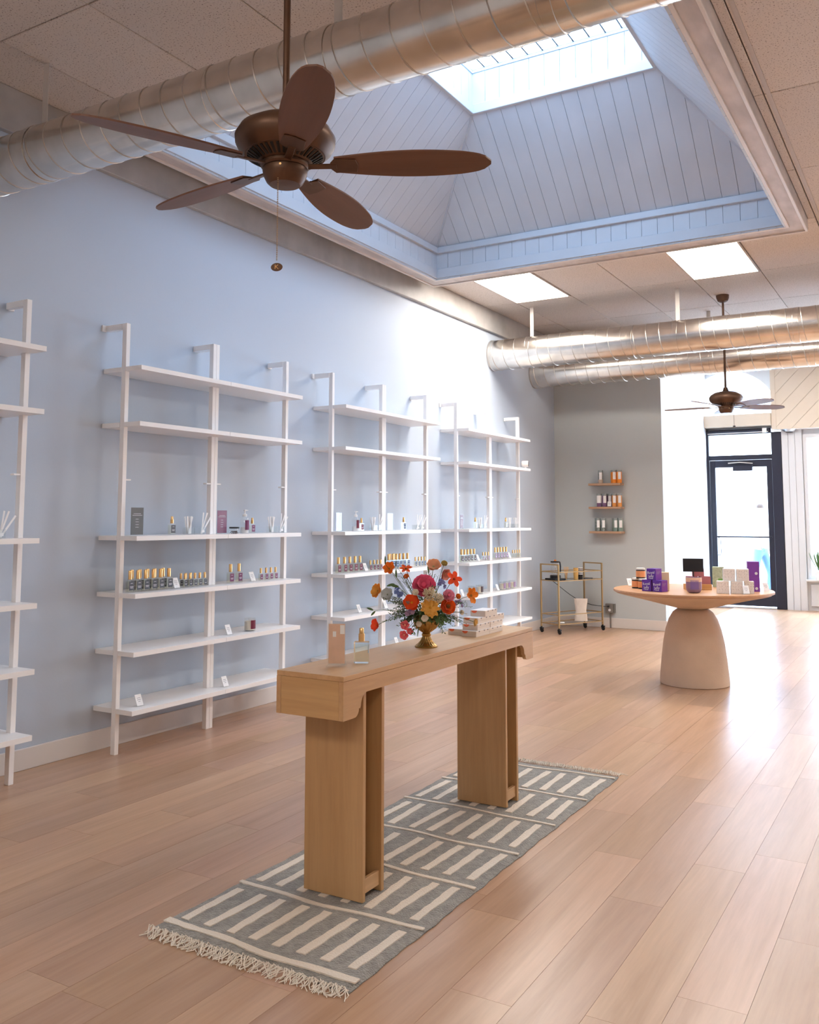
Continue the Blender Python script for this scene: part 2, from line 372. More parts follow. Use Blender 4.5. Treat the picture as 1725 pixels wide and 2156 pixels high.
plank_wall('wall_skylight_upper_near', (UX1, UY0, zu), (-1, 0, 0), (0, 0, 1), rect(UW, zg-zu), b6, m_board)
struct(ring(B(), UX0+.03, UY0+.03, UX1-.03, UY1-.03, UX0-.03, UY0-.03, UX1+.03, UY1+.03, 4.585, 4.665).out('trim_6', m_board, bevel=.004))
# roof shell keeps daylight out of the attic
rs = B(); o = .12
rs.add([(IX0-o, IY0-o, zs+.12), (IX1+o, IY0-o, zs+.12), (IX1+o, IY1+o, zs+.12), (IX0-o, IY1+o, zs+.12), (UX0-o, UY0-o, zg), (UX1+o, UY0-o, zg), (UX1+o, UY1+o, zg), (UX0-o, UY1+o, zg)],
       [(0, 1, 5, 4), (1, 2, 6, 5), (2, 3, 7, 6), (3, 0, 4, 7)])
struct(rs.out('roof_curb', m_wallw))
w1 = struct(ring(B(), UX0+.02, UY0+.02, UX1-.02, UY1-.02, UX0-o, UY0-o, UX1+o, UY1+o, zg-.015, zg+.03).out('window_1', m_board))
B().box(UX0+.02, UY0+.02, zg+.005, UX1-.02, UY1-.02, zg+.011).out('pane', m_skypane, w1)
for k in range(1, 12):
    xx = UX0+k*UW/12; B().box(xx-.006, UY0+.02, zg+.012, xx+.006, UY1-.02, zg+.03).out('mullion', m_white, w1)

# ------------------------------------------------------------------ front wall, door, windows
FY = 14.2
def front(x0, z0, x1, z1, name, m=m_wallw, y0=FY, y1=FY+.15): return B().box(x0, y0, z0, x1, y1, z1)
cx, cz_, r_ = 1.487, 2.88, .678
arc = [(cx+r_*math.cos(a), cz_+r_*math.sin(a)) for a in [math.pi*k/24 for k in range(25)]]
wf = B()
wf.prism([(2.3, 2.87), (2.3, ZC), (cx, ZC)]+[arc[k] for k in range(12, -1, -1)], FY, FY+.15, lambda a, b, c: (a, c, b))
wf.prism([(.6, ZC), (.6, 2.87)]+[arc[k] for k in range(24, 11, -1)]+[(cx, ZC)], FY, FY+.15, lambda a, b, c: (a, c, b))
wf.box(-.15, FY, 0, 1.13, FY+.15, 2.87); wf.box(-.15, FY, 2.87, .6, FY+.15, ZC)
wf.box(1.13, FY, 2.66, 2.3, FY+.15, 2.87)
wf.box(2.2, FY, 2.55, 7.35, FY+.15, 2.87); wf.box(2.3, FY, 2.87, 7.35, FY+.15, ZC)
wf.box(2.2, FY, 0, 2.5, FY+.15, 2.55); wf.box(4.3, FY, 0, 4.5, FY+.15, 2.55); wf.box(6.9, FY, 0, 7.35, FY+.15, 2.55)
wf.box(2.5, FY, 0, 4.3, FY+.15, .44); wf.box(4.5, FY, 0, 6.9, FY+.15, .44)
struct(wf.out('wall_front', m_wallw))
w4 = struct(B().prism([(1.13, 2.88), (2.165, 2.88)]+arc[1:24]+[(.81, 2.88)], FY+.06, FY+.066, lambda a, b, c: (a, c, b)).out('window_4', m_pane))
m_cream = mat('cream siding paint', srgb(212, 200, 184), .6)
hd = struct(B().box(1.04, 13.98, 2.69, 2.10, FY, 2.87).out('trim_7', m_cream, bevel=.004))
B().cyl((1.585, 13.975, 2.70), (1.585, 13.975, 2.87), .002, 6).out('cable', m_dark, hd); B().lathe([(0, 2.683), (.02, 2.686), (.02, 2.70), (0, 2.70)], 12, (1.585, 13.985)).out('sensor', m_dark, hd)
# diagonal siding bulkhead
sd = plank_wall('wall_bulkhead', (2.105, 14.02, 2.62), (.72, 0, -.69), (.69, 0, .72), [((p[0])*.7220-(p[1])*.6919, p[0]*.6919+p[1]*.7220) for p in ((.03, 0), (5.09, 0), (5.09, .98), (.03, .98))], .17, m_cream, gap=.004, back=m_cream)
B().box(2.105, 14.0, 2.62, 2.17, 14.04, ZC).out('corner_board', m_cream, sd)
B().box(2.105, 14.04, 2.62, 7.2, FY, 2.64).out('soffit', m_base, sd)
B().box(2.105, 14.04, 2.64, 2.125, FY, ZC).out('side_board', m_cream, sd)
dm = thing('ceiling_speaker', 'small silver dome fixture under the cream soffit right of the door', 'light', (2.33, 14.1, 2.62))
B().lathe([(0, -.045), (.05, -.042), (.075, -.03), (.10, 0), (0, 0)], 24).out('dome', mat('brushed silver', (.6, .6, .62), .3, 1), dm, smooth=True); B().lathe([(.0, -.05), (.05, -.046), (.05, -.04), (0, -.04)], 20).out('lens', m_dark, dm)
# column boards right of the door
cl = struct(B().box(2.21, 14.16, 0, 2.49, FY, 2.62).out('trim_8', m_wallw))
for k in range(3): B().box(2.213+k*.092, 14.145, 0, 2.30+k*.092, 14.16, 2.62).out('plank', m_wallw, cl)
# door
dr = struct(B().box(1.13, 14.14, 0, 1.17, 14.26, 2.66).out('door_1', m_door))
def dp(nm, x0, z0, x1, z1, y0=14.15, y1=14.25, m=m_door): return B().box(x0, y0, z0, x1, y1, z1).out(nm, m, dr, bevel=.004)
dp('jamb', 2.07, 0, 2.205, 2.60, 14.14, 14.26); dp('head', 1.17, 2.20, 2.07, 2.27); dp('transom_head', 1.17, 2.585, 2.07, 2.66)
dp('transom_pane', 1.17, 2.27, 2.07, 2.585, 14.20, 14.206, m_pane)
leaf = dp('door_leaf', 1.175, 0.03, 1.25, 2.195, 14.17, 14.22); 
for a in ((1.99, .03, 2.065, 2.195), (1.25, 2.09, 1.99, 2.195), (1.25, .03, 1.99, .285)): B().box(a[0], 14.17, a[1], a[2], 14.22, a[3]).out('rail', m_door, leaf)
B().box(1.25, 14.192, .285, 1.99, 14.198, 2.09).out('pane', m_pane, leaf)
B().box(1.25, 14.12, 1.035, 2.04, 14.14, 1.055).out('push_bar', m_door, leaf)
for xx in (1.27, 2.0): B().box(xx, 14.14, 1.03, xx+.02, 14.17, 1.06).out('bar_mount', m_door, leaf)
B().tube([(1.28, 14.14, 1.03), (1.31, 14.13, 1.0), (1.315, 14.13, .8), (1.30, 14.13, .77), (1.26, 14.14, .77)], .006, 6).out('pull_handle', m_door, leaf)
cz0 = B().box(1.52, 14.10, 2.03, 1.80, 14.17, 2.11); cz0.out('door_closer', m_door, dr, bevel=.004)
B().tube([(1.45, 14.13, 2.15), (1.62, 14.12, 2.16), (1.80, 14.14, 2.14)], .008, 6).out('closer_arm', m_strap, dr)
dp('sill', 1.17, 0, 2.07, .015, 14.12, 14.26, mat('aluminium sill', (.6, .6, .6), .4, 1))
rb = thing('roller_blind', 'dark rolled shade in the head of the transom above the door', 'blind', (1.6, 14.11, 2.63))
B().cyl((-.43, 0, 0), (.44, 0, 0), .022, 16).out('roll', m_door, rb, smooth=True); B().cyl((-.43, -.02, -.03), (.44, -.02, -.03), .006, 8).out('bottom_rail', m_strap, rb); B().box(.36, -.03, -.04, .42, -.0, .03).out('end_cap', m_paper, rb)
# display windows
for k, (x0, x1) in enumerate(((2.5, 4.3), (4.5, 6.9))):
    wn = B(); wn.box(x0, 14.17, .44, x0+.05, 14.27, 2.55); wn.box(x1-.05, 14.17, .44, x1, 14.27, 2.55); wn.box(x0+.05, 14.17, 2.49, x1-.05, 14.27, 2.55); wn.box(x0+.05, 14.17, .44, x1-.05, 14.27, .50)
    wn = struct(wn.out('window_%d' % (k+2), m_wallw)); B().box(x0+.05, 14.22, .5, x1-.05, 14.226, 2.49).out('pane', m_pane, wn); B().box(x0-.02, 14.08, .42, x1+.02, 14.20, .445).out('window_sill', m_wallw, wn, bevel=.003)
    for j in range(3):
        a = x0+.03+j*(x1-x0-.02)/3; B().box(a, 14.175, .06, a+(x1-x0-.02)/3-.03, FY, .38).out('panel', m_wallw, wn, bevel=.006)

# ------------------------------------------------------------------ street outside
struct(B().box(-14, 14.36, -.30, 22, 60, -.12).out('ground_street', mat('pale paving', srgb(200, 200, 205), .9, var=.1, vscale=2)))
struct(B().box(-.15, 14.2, -.2, 7.35, 15.2, -.02).out('ground_doorstep', mat('pale paving', (1, 1, 1))))
bld = thing('street_building', 'pale sunlit facade with rows of windows across the street', 'building', (0, 30, -.12))
B().box(-14, 0, 0, 12, 4, 13).out('wall', mat('pale facade', srgb(214, 204, 196), .9), bld)
m_wd = mat('street window glass', srgb(96, 110, 140), .2)
for r in range(4):
    for c in range(9):
        x0 = -12.6+c*2.7; z0 = .8+r*3.0; f = B().box(x0, -.05, z0, x0+1.3, .1, z0+1.9).out('window', m_wallw, bld)
        for q in range(2): B().box(x0+.1, -.07, z0+.1+q*.9, x0+1.2, -.051, z0+.92+q*.9).out('pane', m_wd, f)
def human(name, label, loc, rz, top, leg):
    root = thing(name, label, 'person', loc, rz)
    J = [((0, 0, .93), .12), ((0, 0, 1.12), .115), ((0, 0, 1.34), .13), ((0, .0, 1.47), .055), ((0, -.01, 1.53), .05), ((0, -.02, 1.63), .088), ((0, -.01, 1.71), .075),
         ((.17, 0, 1.40), .058), ((.22, .03, 1.14), .042), ((.21, -.10, .92), .032), ((.21, -.15, .84), .03), ((-.17, 0, 1.40), .058), ((-.22, -.03, 1.14), .042), ((-.20, -.14, .94), .032), ((-.20, -.19, .86), .03),
         ((.09, 0, .86), .095), ((.10, -.12, .48), .062), ((.10, -.06, .09), .045), ((.10, -.18, .04), .036), ((-.09, 0, .86), .095), ((-.10, .06, .48), .062), ((-.10, .24, .12), .045), ((-.10, .16, .03), .036)]
    E = [(0, 1), (1, 2), (2, 3), (3, 4), (4, 5), (5, 6), (2, 7), (7, 8), (8, 9), (9, 10), (2, 11), (11, 12), (12, 13), (13, 14), (0, 15), (15, 16), (16, 17), (17, 18), (0, 19), (19, 20), (20, 21), (21, 22)]
    me = bpy.data.meshes.new('body'); me.from_pydata([j[0] for j in J], E, []); o = link('body', me, root); 
    md = o.modifiers.new('s', 'SKIN'); sv = me.skin_vertices[0].data
    for i, j in enumerate(J): sv[i].radius = (j[1], j[1]*.8); sv[i].use_root = (i == 0)
    o.modifiers.new('d', 'SUBSURF').levels = 1; o.modifiers['d'].render_levels = 2
    dg = bpy.context.evaluated_depsgraph_get(); m2 = bpy.data.meshes.new_from_object(o.evaluated_get(dg)); o.modifiers.clear(); o.data = m2; m2.materials.clear()
    skin = mat('skin', srgb(205, 160, 135), .6)
    for m in (skin, top, leg, mat('brown hair', srgb(60, 42, 34), .8), m_black): m2.materials.append(m)
    for p in m2.polygons:
        c = p.center; p.use_smooth = True
        p.material_index = 4 if c.z < .09 else 2 if c.z < .93 else 0 if (c.z > 1.46 or (c.z < .97 and abs(c.x) > .17)) else 1
        if c.z > 1.64 or (c.z > 1.55 and c.y > .015): p.material_index = 3
    return root
human('person', 'pedestrian in a white top and blue jeans walking past outside the door', (1.40, 17.0, -.12), R(70), mat('white cotton', srgb(225, 228, 235), .8), mat('blue denim', srgb(70, 96, 160), .8))

# ------------------------------------------------------------------ ducts
def duct(label, y, z, r, x0, x1, straps, open_end=True):
    t = thing('spiral_duct', label, 'duct', (x0, y, z), 0, 'galvanised spiral ducts'); L = x1-x0
    p = B(); n = 40; prof = [(r, 0), (r, L)]
    b = B().lathe([(r-.006, .0), (r, .002), (r, L), (r-.006, L), (r-.006, 0)], n).xf(Matrix.Rotation(R(90), 4, 'Y')); b.out('duct_tube', m_galv, t, smooth=True)
    pts = []; pitch = .13; N = int(L/pitch*26)
    for k in range(N+1):
        a = 2*math.pi*k/26; xx = pitch*k/26; pts.append((xx, (r+.0005)*math.cos(a), (r+.0005)*math.sin(a)))
    B().tube(pts, .0032, 4).out('spiral_seam', m_seam, t, smooth=True)
    B().lathe([(r, .0), (r+.004, .002), (r+.004, .02), (r, .022)], n).xf(Matrix.Rotation(R(90), 4, 'Y')).out('end_collar', m_seam, t, smooth=True)
    k0 = 1
    while k0*1.55 < L:
        B().lathe([(r, .0), (r+.003, .002), (r+.003, .05), (r, .052)], n).xf(Matrix.Translation((k0*1.55, 0, 0)) @ Matrix.Rotation(R(90), 4, 'Y')).out('coupling', m_galv, t, smooth=True); k0 += 1
    B().lathe([(0, 0), (r-.007, 0), (r-.007, .004), (0, .004)], n).xf(Matrix.Translation((.01, 0, 0)) @ Matrix.Rotation(R(90), 4, 'Y')).out('end_cap', m_galv, t)
    for s in straps:
        s -= x0; q = B().box(s-.02, -.0015, r, s+.02, .0015, ZC-z); q.out('strap', m_strap, t)
        B().lathe([(r+.001, -.02), (r+.004, -.02), (r+.004, .02), (r+.001, .02)], n).xf(Matrix.Translation((s, 0, 0)) @ Matrix.Rotation(R(90), 4, 'Y')).out('strap_band', m_galv, t, smooth=True)
duct('nearest spiral duct crossing above the ceiling fan and skylight', 2.81, 3.127, .136, 0, 7.2, (.41, 2.21, 4.3, 6.3))
duct('front one of the two far spiral ducts below the lit panels', 8.92, 3.106, .167, 0.0, 7.2, (.47, 2.03, 3.8, 5.6))
duct('rear one of the two far spiral ducts, lower in view near the entrance', 10.09, 3.062, .167, 0.0, 7.2, (2.08, 3.9, 5.7))

# ------------------------------------------------------------------ ceiling fans
def fan(label, x, y, z, ph, chain):
    sc = .80 if chain else 1.0
    t = thing('ceiling_fan', label, 'ceiling fan', (x, y, z), 0); t.scale = (sc, sc, sc)
    rz = (ZC-z)/sc
    B().cyl((0, 0, .11), (0, 0, rz-.02), .0115, 14).out('downrod', m_fan, t, smooth=True)
    B().lathe([(0, rz-.075), (.025, rz-.075), (.05, rz-.062), (.062, rz-.03), (.064, rz), (0, rz)], 28).out('canopy', m_fan, t, smooth=True)
    B().lathe([(.012, .145), (.02, .145), (.028, .115), (.034, .105), (.012, .105)], 20).out('rod_collar', m_fan, t, smooth=True)
    B().lathe([(0, .105), (.05, .103), (.11, .09), (.150, .066), (.165, .04), (.163, .018), (.155, .002), (.135, -.018), (.132, -.021), (.128, -.020), (.085, -.045), (.08, -.048), (0, -.048)], 48).out('motor_housing', m_fan, t, smooth=True)
    for k in range(40):
        a = 2*math.pi*k/40; q = B().box(.092, -.0024, -.002, .125, .0024, .003).xf(Matrix.Rotation(a, 4, 'Z') @ Matrix.Translation((0, 0, -.001)) )
        q = B().add([(.090, -.0035, -.045), (.124, -.0045, -.025), (.124, .0045, -.025), (.090, .0035, -.045), (.090, -.0035, -.040), (.124, -.0045, -.020), (.124, .0045, -.020), (.090, .0035, -.040)], [(3, 2, 1, 0), (4, 5, 6, 7), (0, 1, 5, 4), (1, 2, 6, 5), (2, 3, 7, 6), (3, 0, 4, 7)]).xf(Matrix.Rotation(a, 4, 'Z'))
        q.out('vent_slot', m_dark, t)
    B().lathe([(0, -.046), (.078, -.046), (.08, -.058), (.074, -.064), (0, -.064)], 36).out('flywheel', m_fan, t, smooth=True)
    sh = B().lathe([(0, -.062), (.070, -.062), (.074, -.070), (.071, -.088), (.060, -.110), (.050, -.119), (.0, -.121)], 36).out('switch_housing', m_fan, t, smooth=True)
    for k in range(3):
        a = 2*math.pi*k/3+ph+.5; B().lathe([(0, -.003), (.004, -.002), (.004, .003), (0, .003)], 8).xf(Matrix.Rotation(a, 4, 'Z') @ Matrix.Translation((.072, 0, -.075)) @ Matrix.Rotation(R(90), 4, 'Y')).out('screw', m_gold, sh)
    if chain:
        a = R(-75); cxx, cyy = .055*math.cos(a), .055*math.sin(a); zz = -.082; zend = -.082-chain
        ch = B()
        n = int(chain/.006)
        for k in range(n): ch.lathe([(0, zz-.0045-k*.006), (.0025, zz-.0034-k*.006), (.0025, zz-.0012-k*.006), (0, zz-k*.006)], 5, (cxx, cyy))
        c = ch.out('pull_chain', mat('brass chain', (.62, .45, .28), .35, 1), t)
        f = B().lathe([(0, -.0025), (.017, -.0025), (.019, 0), (.017, .0025), (0, .0025)], 24); f.xf(Matrix.Translation((cxx, cyy, zend-.016)) @ Matrix.Rotation(R(28), 4, 'Z') @ Matrix.Rotation(R(78), 4, 'X') @ Matrix.Diagonal((1, .78, 1, 1)))
        fo = f.out('fob', m_fan, c, smooth=True)
        km = text_mesh('K', .022, .0006); km.materials.append(m_gold); ko = link('emblem', km, c); ko.matrix_local = Matrix.Translation((cxx, cyy, zend-.016)) @ Matrix.Rotation(R(28), 4, 'Z') @ Matrix.Rotation(R(78), 4, 'X') @ Matrix.Translation((0, -.008, .0032))
    # blades
    Rb = .675 if chain else .62; r0 = .165
    for k in range(5):
        a = ph+2*math.pi*k/5; pts = []
        N = 26
        for i in range(N+1):
            s = i/N; w_ = .042+.030*math.sin(math.pi*min(1, s*1.15)**.9) if s < .85 else None
            w_ = (.040+.030*math.sin(math.pi*min(s, .86)*.95))*(1 if s < .8 else math.sqrt(max(0.02, 1-((s-.8)/.2)**2)))
            pts.append((r0+(Rb-r0)*s, w_))
        poly = [(p, q) for p, q in pts]+[(p, -q) for p, q in pts[::-1]]
        MX = Matrix.Rotation(a, 4, 'Z') @ Matrix.Translation((0, 0, -.052)) @ Matrix.Rotation(R(-12), 4, 'X')
        bl = B().prism(poly, -.003, .003, lambda x_, y_, z_: (x_, y_, z_)).out('blade', m_blade, t); bl.matrix_local = MX
        ir = B(); ir.box(.06, -.012, -.009, .17, .012, -.003); ir.prism([(.15, -.016), (.165, -.038), (.235, -.034), (.242, 0), (.235, .034), (.165, .038), (.15, .016)], -.007, -.003, lambda x_, y_, z_: (x_, y_, z_))
        ir.out('blade_iron', m_fan, bl, bevel=.0012)
    return t
fan('large bronze ceiling fan in the foreground with a beaded pull chain', 2.76, 1.8, 2.275, R(28), .31)
fan('small distant ceiling fan hanging in front of the entrance', 2.363, 9.44, 2.50, R(36), .0)

# ------------------------------------------------------------------ bookcases
HS = [2.183, 1.861, 1.212, .891, .570, .252]; UWD = .753
def bookcase():
    t = thing('wall_bookcase', '', 'bookcase', (0, 0, 0), 0, 'white ladder bookcases along the blue wall')
    for y0 in (0, UWD-.03):
        p = B().box(.153, y0+.0005, 0, .187, y0+.0295, 2.44).out('post', m_white, t, bevel=.0015)
        a = B().box(.012, y0+.0005, 2.406, .1528, y0+.0295, 2.44).out('arm', m_white, t, bevel=.0015)
        B().box(.0, y0-.022 if y0 < .1 else y0+.02, 2.404, .012, y0+.01 if y0 < .1 else y0+.052, 2.442).out('wall_plate', m_white, a, bevel=.001)
        s = 1 if y0 < .1 else -1; ye = y0+.03 if s > 0 else y0
        q = B().box(.155, min(ye, ye+s*.035), 1.528, .185, max(ye, ye+s*.035), 1.536); q.out('support_tab', m_white, t)
    for h in HS:
        n = [(0.003, 0.001), (.316, .001), (.316, UWD-.001), (.003, UWD-.001), (.003, .031)]
        n = [(.003, .001), (.151, .001), (.151, .031), (.189, .031), (.189, .001), (.316, .001), (.316, UWD-.001), (.189, UWD-.001), (.189, UWD-.031), (.151, UWD-.031), (.151, UWD-.001), (.003, UWD-.001)]
        B().prism(n, h-.026, h, lambda a, b, c: (a, b, c)).out('shelf', m_white, t)
    return t
bc = Proto(bookcase())
YB = {'A': 2.192, 'B': 3.5746, 'B2': 3.5746+UWD, 'C': 5.6214, 'C2': 5.6214+UWD, 'D': 7.6965, 'D2': 7.6965+UWD}
for k, l in dict(A='white wall bookcase cut off by the left picture edge', B='left half of the nearest full double bookcase, grey labelled bottles', B2='right half of the nearest full double bookcase, purple sign', C='left half of the middle double bookcase, maroon bottles', C2='right half of the middle double bookcase, blue labelled bottles', D='left half of the farthest double bookcase', D2='right half of the farthest double bookcase, beside the corner').items():
    bc.place((0, YB[k], 0), 0, l)

# ------------------------------------------------------------------ shop stock prototypes
m_lab = {'grey': mat('grey label', srgb(88, 90, 96), .6), 'purple': mat('purple label', srgb(122, 62, 98), .6), 'maroon': mat('maroon label', srgb(112, 36, 56), .6),
         'blue': mat('blue label', srgb(74, 96, 132), .6), 'lilac': mat('lilac label', srgb(150, 124, 156), .6), 'pale': mat('pale label', srgb(222, 228, 238), .6), 'dark': mat('dark label', srgb(70, 48, 50), .6)}
m_ink = mat('pale ink', srgb(226, 222, 226), .7); m_liq = mat('pale perfume', (.93, .92, .80), .02, trans=1, ior=1.33)
def bottle(kind, s=1.0, spray=False):
    w, d, h = .046*s, .024*s, .066*s
    t = thing('perfume_bottle', '', 'bottle')
    b = B().box(-d/2, -w/2, 0, d/2, w/2, h).out('glass_body', m_glass if (kind is None and s > 1) else m_jarglass, t, bevel=.0025*s)
    B().box(-d/2+.003, -w/2+.003, .006, d/2-.003, w/2-.003, h*.86).out('perfume', m_perf, b)
    if kind:
        l = B().box(d/2+.0002, -w*.36, h*.18, d/2+.001, w*.36, h*.86).out('paper_label', m_lab[kind], t)
        q = B(); q.box(d/2+.001, -w*.16, h*.70, d/2+.0013, w*.16, h*.73); q.box(d/2+.001, -w*.24, h*.44, d/2+.0013, w*.24, h*.48); q.box(d/2+.001, -w*.20, h*.35, d/2+.0013, w*.20, h*.385); q.out('print', m_ink, l)
    if spray:
        B().lathe([(0, h), (.0095*s, h), (.0095*s, h+.022*s), (.0072*s, h+.024*s), (.0072*s, h+.038*s), (.006*s, h+.040*s), (0, h+.040*s)], 18).out('spray_cap', m_gold, t, smooth=True)
    else:
        B().lathe([(0, h), (.0095*s, h), (.0095*s, h+.043*s), (.0085*s, h+.045*s), (0, h+.045*s)], 18).out('cap', m_gold, t, smooth=True)
    return Proto(t)
_bp = {}
def put_bottle(kind, s, spray, loc, label, group, rz=0):
    k = (kind, s, spray)
    if k not in _bp: _bp[k] = bottle(kind, s, spray)
    return _bp[k].place(loc, rz, label, group)
def card():
    t = thing('price_card', '', 'price card')
    B().box(-.016, -.019, 0, .016, .019, .003).out('base', m_acr, t)
    q = B().box(-.001, -.018, 0, .001, .018, .052); c = q.out('card', m_paper, t); c.matrix_local = Matrix.Translation((.010, 0, .003)) @ Matrix.Rotation(R(-24), 4, 'Y')
    q = B().box(.001, -.010, .034, .0013, .010, .036); q.box(.001, -.011, .026, .0013, .011, .028); q.box(.001, -.006, .018, .0013, .006, .020); q.out('print', mat('grey ink', srgb(150, 148, 160), .7), c)
    return Proto(t)
pcard = card()
def put_card(loc, label, rz=0): pcard.place(loc, rz, label, 'small white price cards', (1.25, 1.25, 1.25))
def strips(seed, n=9, lean=0):
    t = thing('blotter_holder', '', 'blotter holder'); r = random.Random(seed)
    a, h = .026, .045
    q = B(); q.box(-a, -a, 0, a, a, .004); q.box(-a, -a, .004, -a+.0025, a, h); q.box(a-.0025, -a, .004, a, a, h); q.box(-a+.0025, -a, .004, a-.0025, -a+.0025, h); q.box(-a+.0025, a-.0025, .004, a-.0025, a, h); q.out('acrylic_box', m_acr, t)
    for k in range(n):
        s = B().box(-.0004, -.0052, 0, .0004, .0052, .135).out('paper_strip', m_paper, t)
        s.matrix_local = Matrix.Translation((r.uniform(-.012, .012), r.uniform(-.012, .012), .005)) @ Matrix.Rotation(R(r.uniform(-14, 14)+lean), 4, 'X') @ Matrix.Rotation(R(r.uniform(-8, 8)), 4, 'Y')
        s.scale = (1, 1, .80 if lean == 0 else 1)
    if lean: B().box(.0265, -.012, .012, .0275, .012, .026).out('tag', m_paper, t)
    return Proto(t)
st1, st2 = strips(3, 10), strips(5, 3, -24)
def put_strips(y, z, label, which=0, x=.2): (st1 if not which else st2).place((x, y, z), 0, label, 'clear boxes of paper scent strips')
def sign(label, y, z, w, h, m, ink, x=.2, lines=5, rz=0, swirl=False, w0=None):
    t = thing('sign_holder', label, 'sign', (x, y, z), rz)
    B().box(-.028, -w/2-.006, 0, .028, w/2+.006, .005).out('base', m_acr, t)
    B().box(.0012, -w/2-.002, .005, .003, w/2+.002, h+.009).out('front_sheet', m_acr, t)
    p = B().box(-.001, -w/2, .006, .001, w/2, h+.006).out('poster', m, t)
    if ink:
        q = B(); r = random.Random(len(label))
        if swirl:
            for k in range(6):
                yy = r.uniform(-w*.4, w*.3); zz = h*(.1+.15*k); q.tube([(.0014, yy+.012*math.sin(i*.9)+i*.003, zz+i*.006) for i in range(8)], .0008, 4)
        else:
            for z_, ww in [(h*.80, .6), (h*.74, .78)][:2]+[(h*(.60-.10*i), .26) for i in range(4)]:
                a = -w*ww/2
                while a < w*ww/2-.002:
                    l = r.uniform(.002, .004); q.box(.001, a, z_, .0013, min(a+l, w*ww/2), z_+.0035); a += l+.0014
        q.out('print', ink, p)
    return t
def pump(label, y, z, kind, x=.2):
    t = thing('pump_bottle', label, 'bottle', (x, y, z)); s = 1
    B().lathe([(0, 0), (.028, 0), (.029, .004), (.029, .088), (.024, .100), (.012, .108), (.012, .112), (0, .112)], 28).out('clear_bottle', m_jarglass, t, smooth=True)
    B().lathe([(0, .003), (.026, .003), (.026, .04), (0, .04)], 20).out('lotion', m_paper, t, smooth=True)
    l = B()
    for k in range(6):
        a0, a1 = R(-42+14*k), R(-28+14*k); l.add([(.0296*math.cos(a0), .0296*math.sin(a0), .024), (.0296*math.cos(a1), .0296*math.sin(a1), .024), (.0296*math.cos(a1), .0296*math.sin(a1), .088), (.0296*math.cos(a0), .0296*math.sin(a0), .088)], [(0, 1, 2, 3)])
    l.out('paper_label', m_lab[kind], t)
    B().lathe([(0, .112), (.015, .112), (.015, .126), (.010, .130), (.005, .132), (.004, .150), (0, .150)], 20).out('pump_collar', m_paper, t, smooth=True)
    q = B().box(-.008, -.008, .150, .008, .008, .157); q.box(-.004, .008, .151, .004, .030, .156); q.out('pump_head', m_paper, t, bevel=.001)
    return t
def candle(kind, s=1.0):
    t = thing('glass_candle', '', 'candle')
    B().lathe([(0, 0), (.037, 0), (.038, .004), (.038, .085), (.0355, .085), (.0355, .006), (0, .006)], 28).out('tumbler', m_jarglass, t, smooth=True)
    B().lathe([(0, .007), (.035, .007), (.035, .064), (0, .064)], 28).out('wax', mat('cream wax', srgb(236, 226, 210), .5), t, smooth=True)
    l = B()
    for k in range(5):
        a0, a1 = R(-40+13*k), R(-27+13*k); l.add([(.0386*math.cos(a0), .0386*math.sin(a0), .016), (.0386*math.cos(a1), .0386*math.sin(a1), .016), (.0386*math.cos(a1), .0386*math.sin(a1), .072), (.0386*math.cos(a0), .0386*math.sin(a0), .072)], [(0, 1, 2, 3)])
    l.out('paper_label', m_lab[kind], t); return Proto(t)
H1, H2, H3, H4, H5, H6 = HS
# nearest full bookcase (B)
sign('tall dark grey acrylic poster by the left post of the nearest full bookcase', 3.672, H3, .092, .155, mat('charcoal poster', srgb(96, 92, 92), .5, var=.15, vscale=12), m_ink, x=.21)
put_bottle('grey', 1.05, True, (.22, 3.935, H3), 'single grey labelled spray tester between the charcoal poster and the paper strips', 'tester sprays')
put_strips(4.10, H3, 'fuller box of paper strips left of the centre post of the nearest bookcase'); put_strips(4.195, H3, 'box with one leaning strip against the centre post of the nearest bookcase', 1)
sign('tall purple acrylic poster right of the centre post of the nearest bookcase', 4.405, H3, .088, .145, mat('plum poster', srgb(140, 66, 104), .5, var=.08, vscale=10), m_ink, x=.19)
t = thing('coffee_bean_jar', 'small clear jar of coffee beans with a black lid beside the purple poster', 'jar', (.22, 4.49, H3))
B().lathe([(0, 0), (.030, 0), (.032, .003), (.032, .028), (.028, .034), (0, .034)], 28).out('glass', m_jarglass, t, smooth=True); B().lathe([(0, .034), (.033, .034), (.033, .044), (0, .044)], 28).out('lid', m_black, t, smooth=True)
q = B(); rr = random.Random(4)
for k in range(70):
    a, d = rr.uniform(0, 6.28), .026*math.sqrt(rr.random()); q.lathe([(0, -.003), (.003, 0), (0, .003)], 6, (d*math.cos(a), d*math.sin(a))); q.v[-18:] = [(p[0], p[1], p[2]+.005+.016*rr.random() if i % 3 == -1 else p[2]+.010+.006*((k % 3)-1)) for i, p in enumerate(q.v[-18:])]
stuff(q.out('beans', mat('coffee bean', srgb(70, 38, 28), .5), t))
pump('white lotion pump with purple label on the nearest bookcase', 4.614, H3, 'purple')
put_bottle('purple', .98, True, (.2, 4.69, H3), 'purple labelled spray tester right of the white lotion pump', 'tester sprays')
put_strips(4.895, H3, 'box of paper strips near the right post of the nearest full bookcase'); put_strips(4.975, H3, 'box with one leaning strip against the right post of the nearest bookcase', 1)
for k, y in enumerate((3.628, 3.686, 3.745, 3.804, 3.86, 3.926)):
    put_bottle('grey', 1.12, False, (.215, y, H4), '%s large grey labelled perfume from the left, nearest bookcase, front row' % ORD[k], 'large grey labelled perfumes')
    if 0 < k: put_bottle('grey', 1.12, False, (.165, y, H4), 'large grey labelled perfume behind the %s one of the front row' % ORD[k], 'large grey labelled perfumes')
put_card((.21, 3.99, H4), 'price card between the large and small grey labelled perfumes')
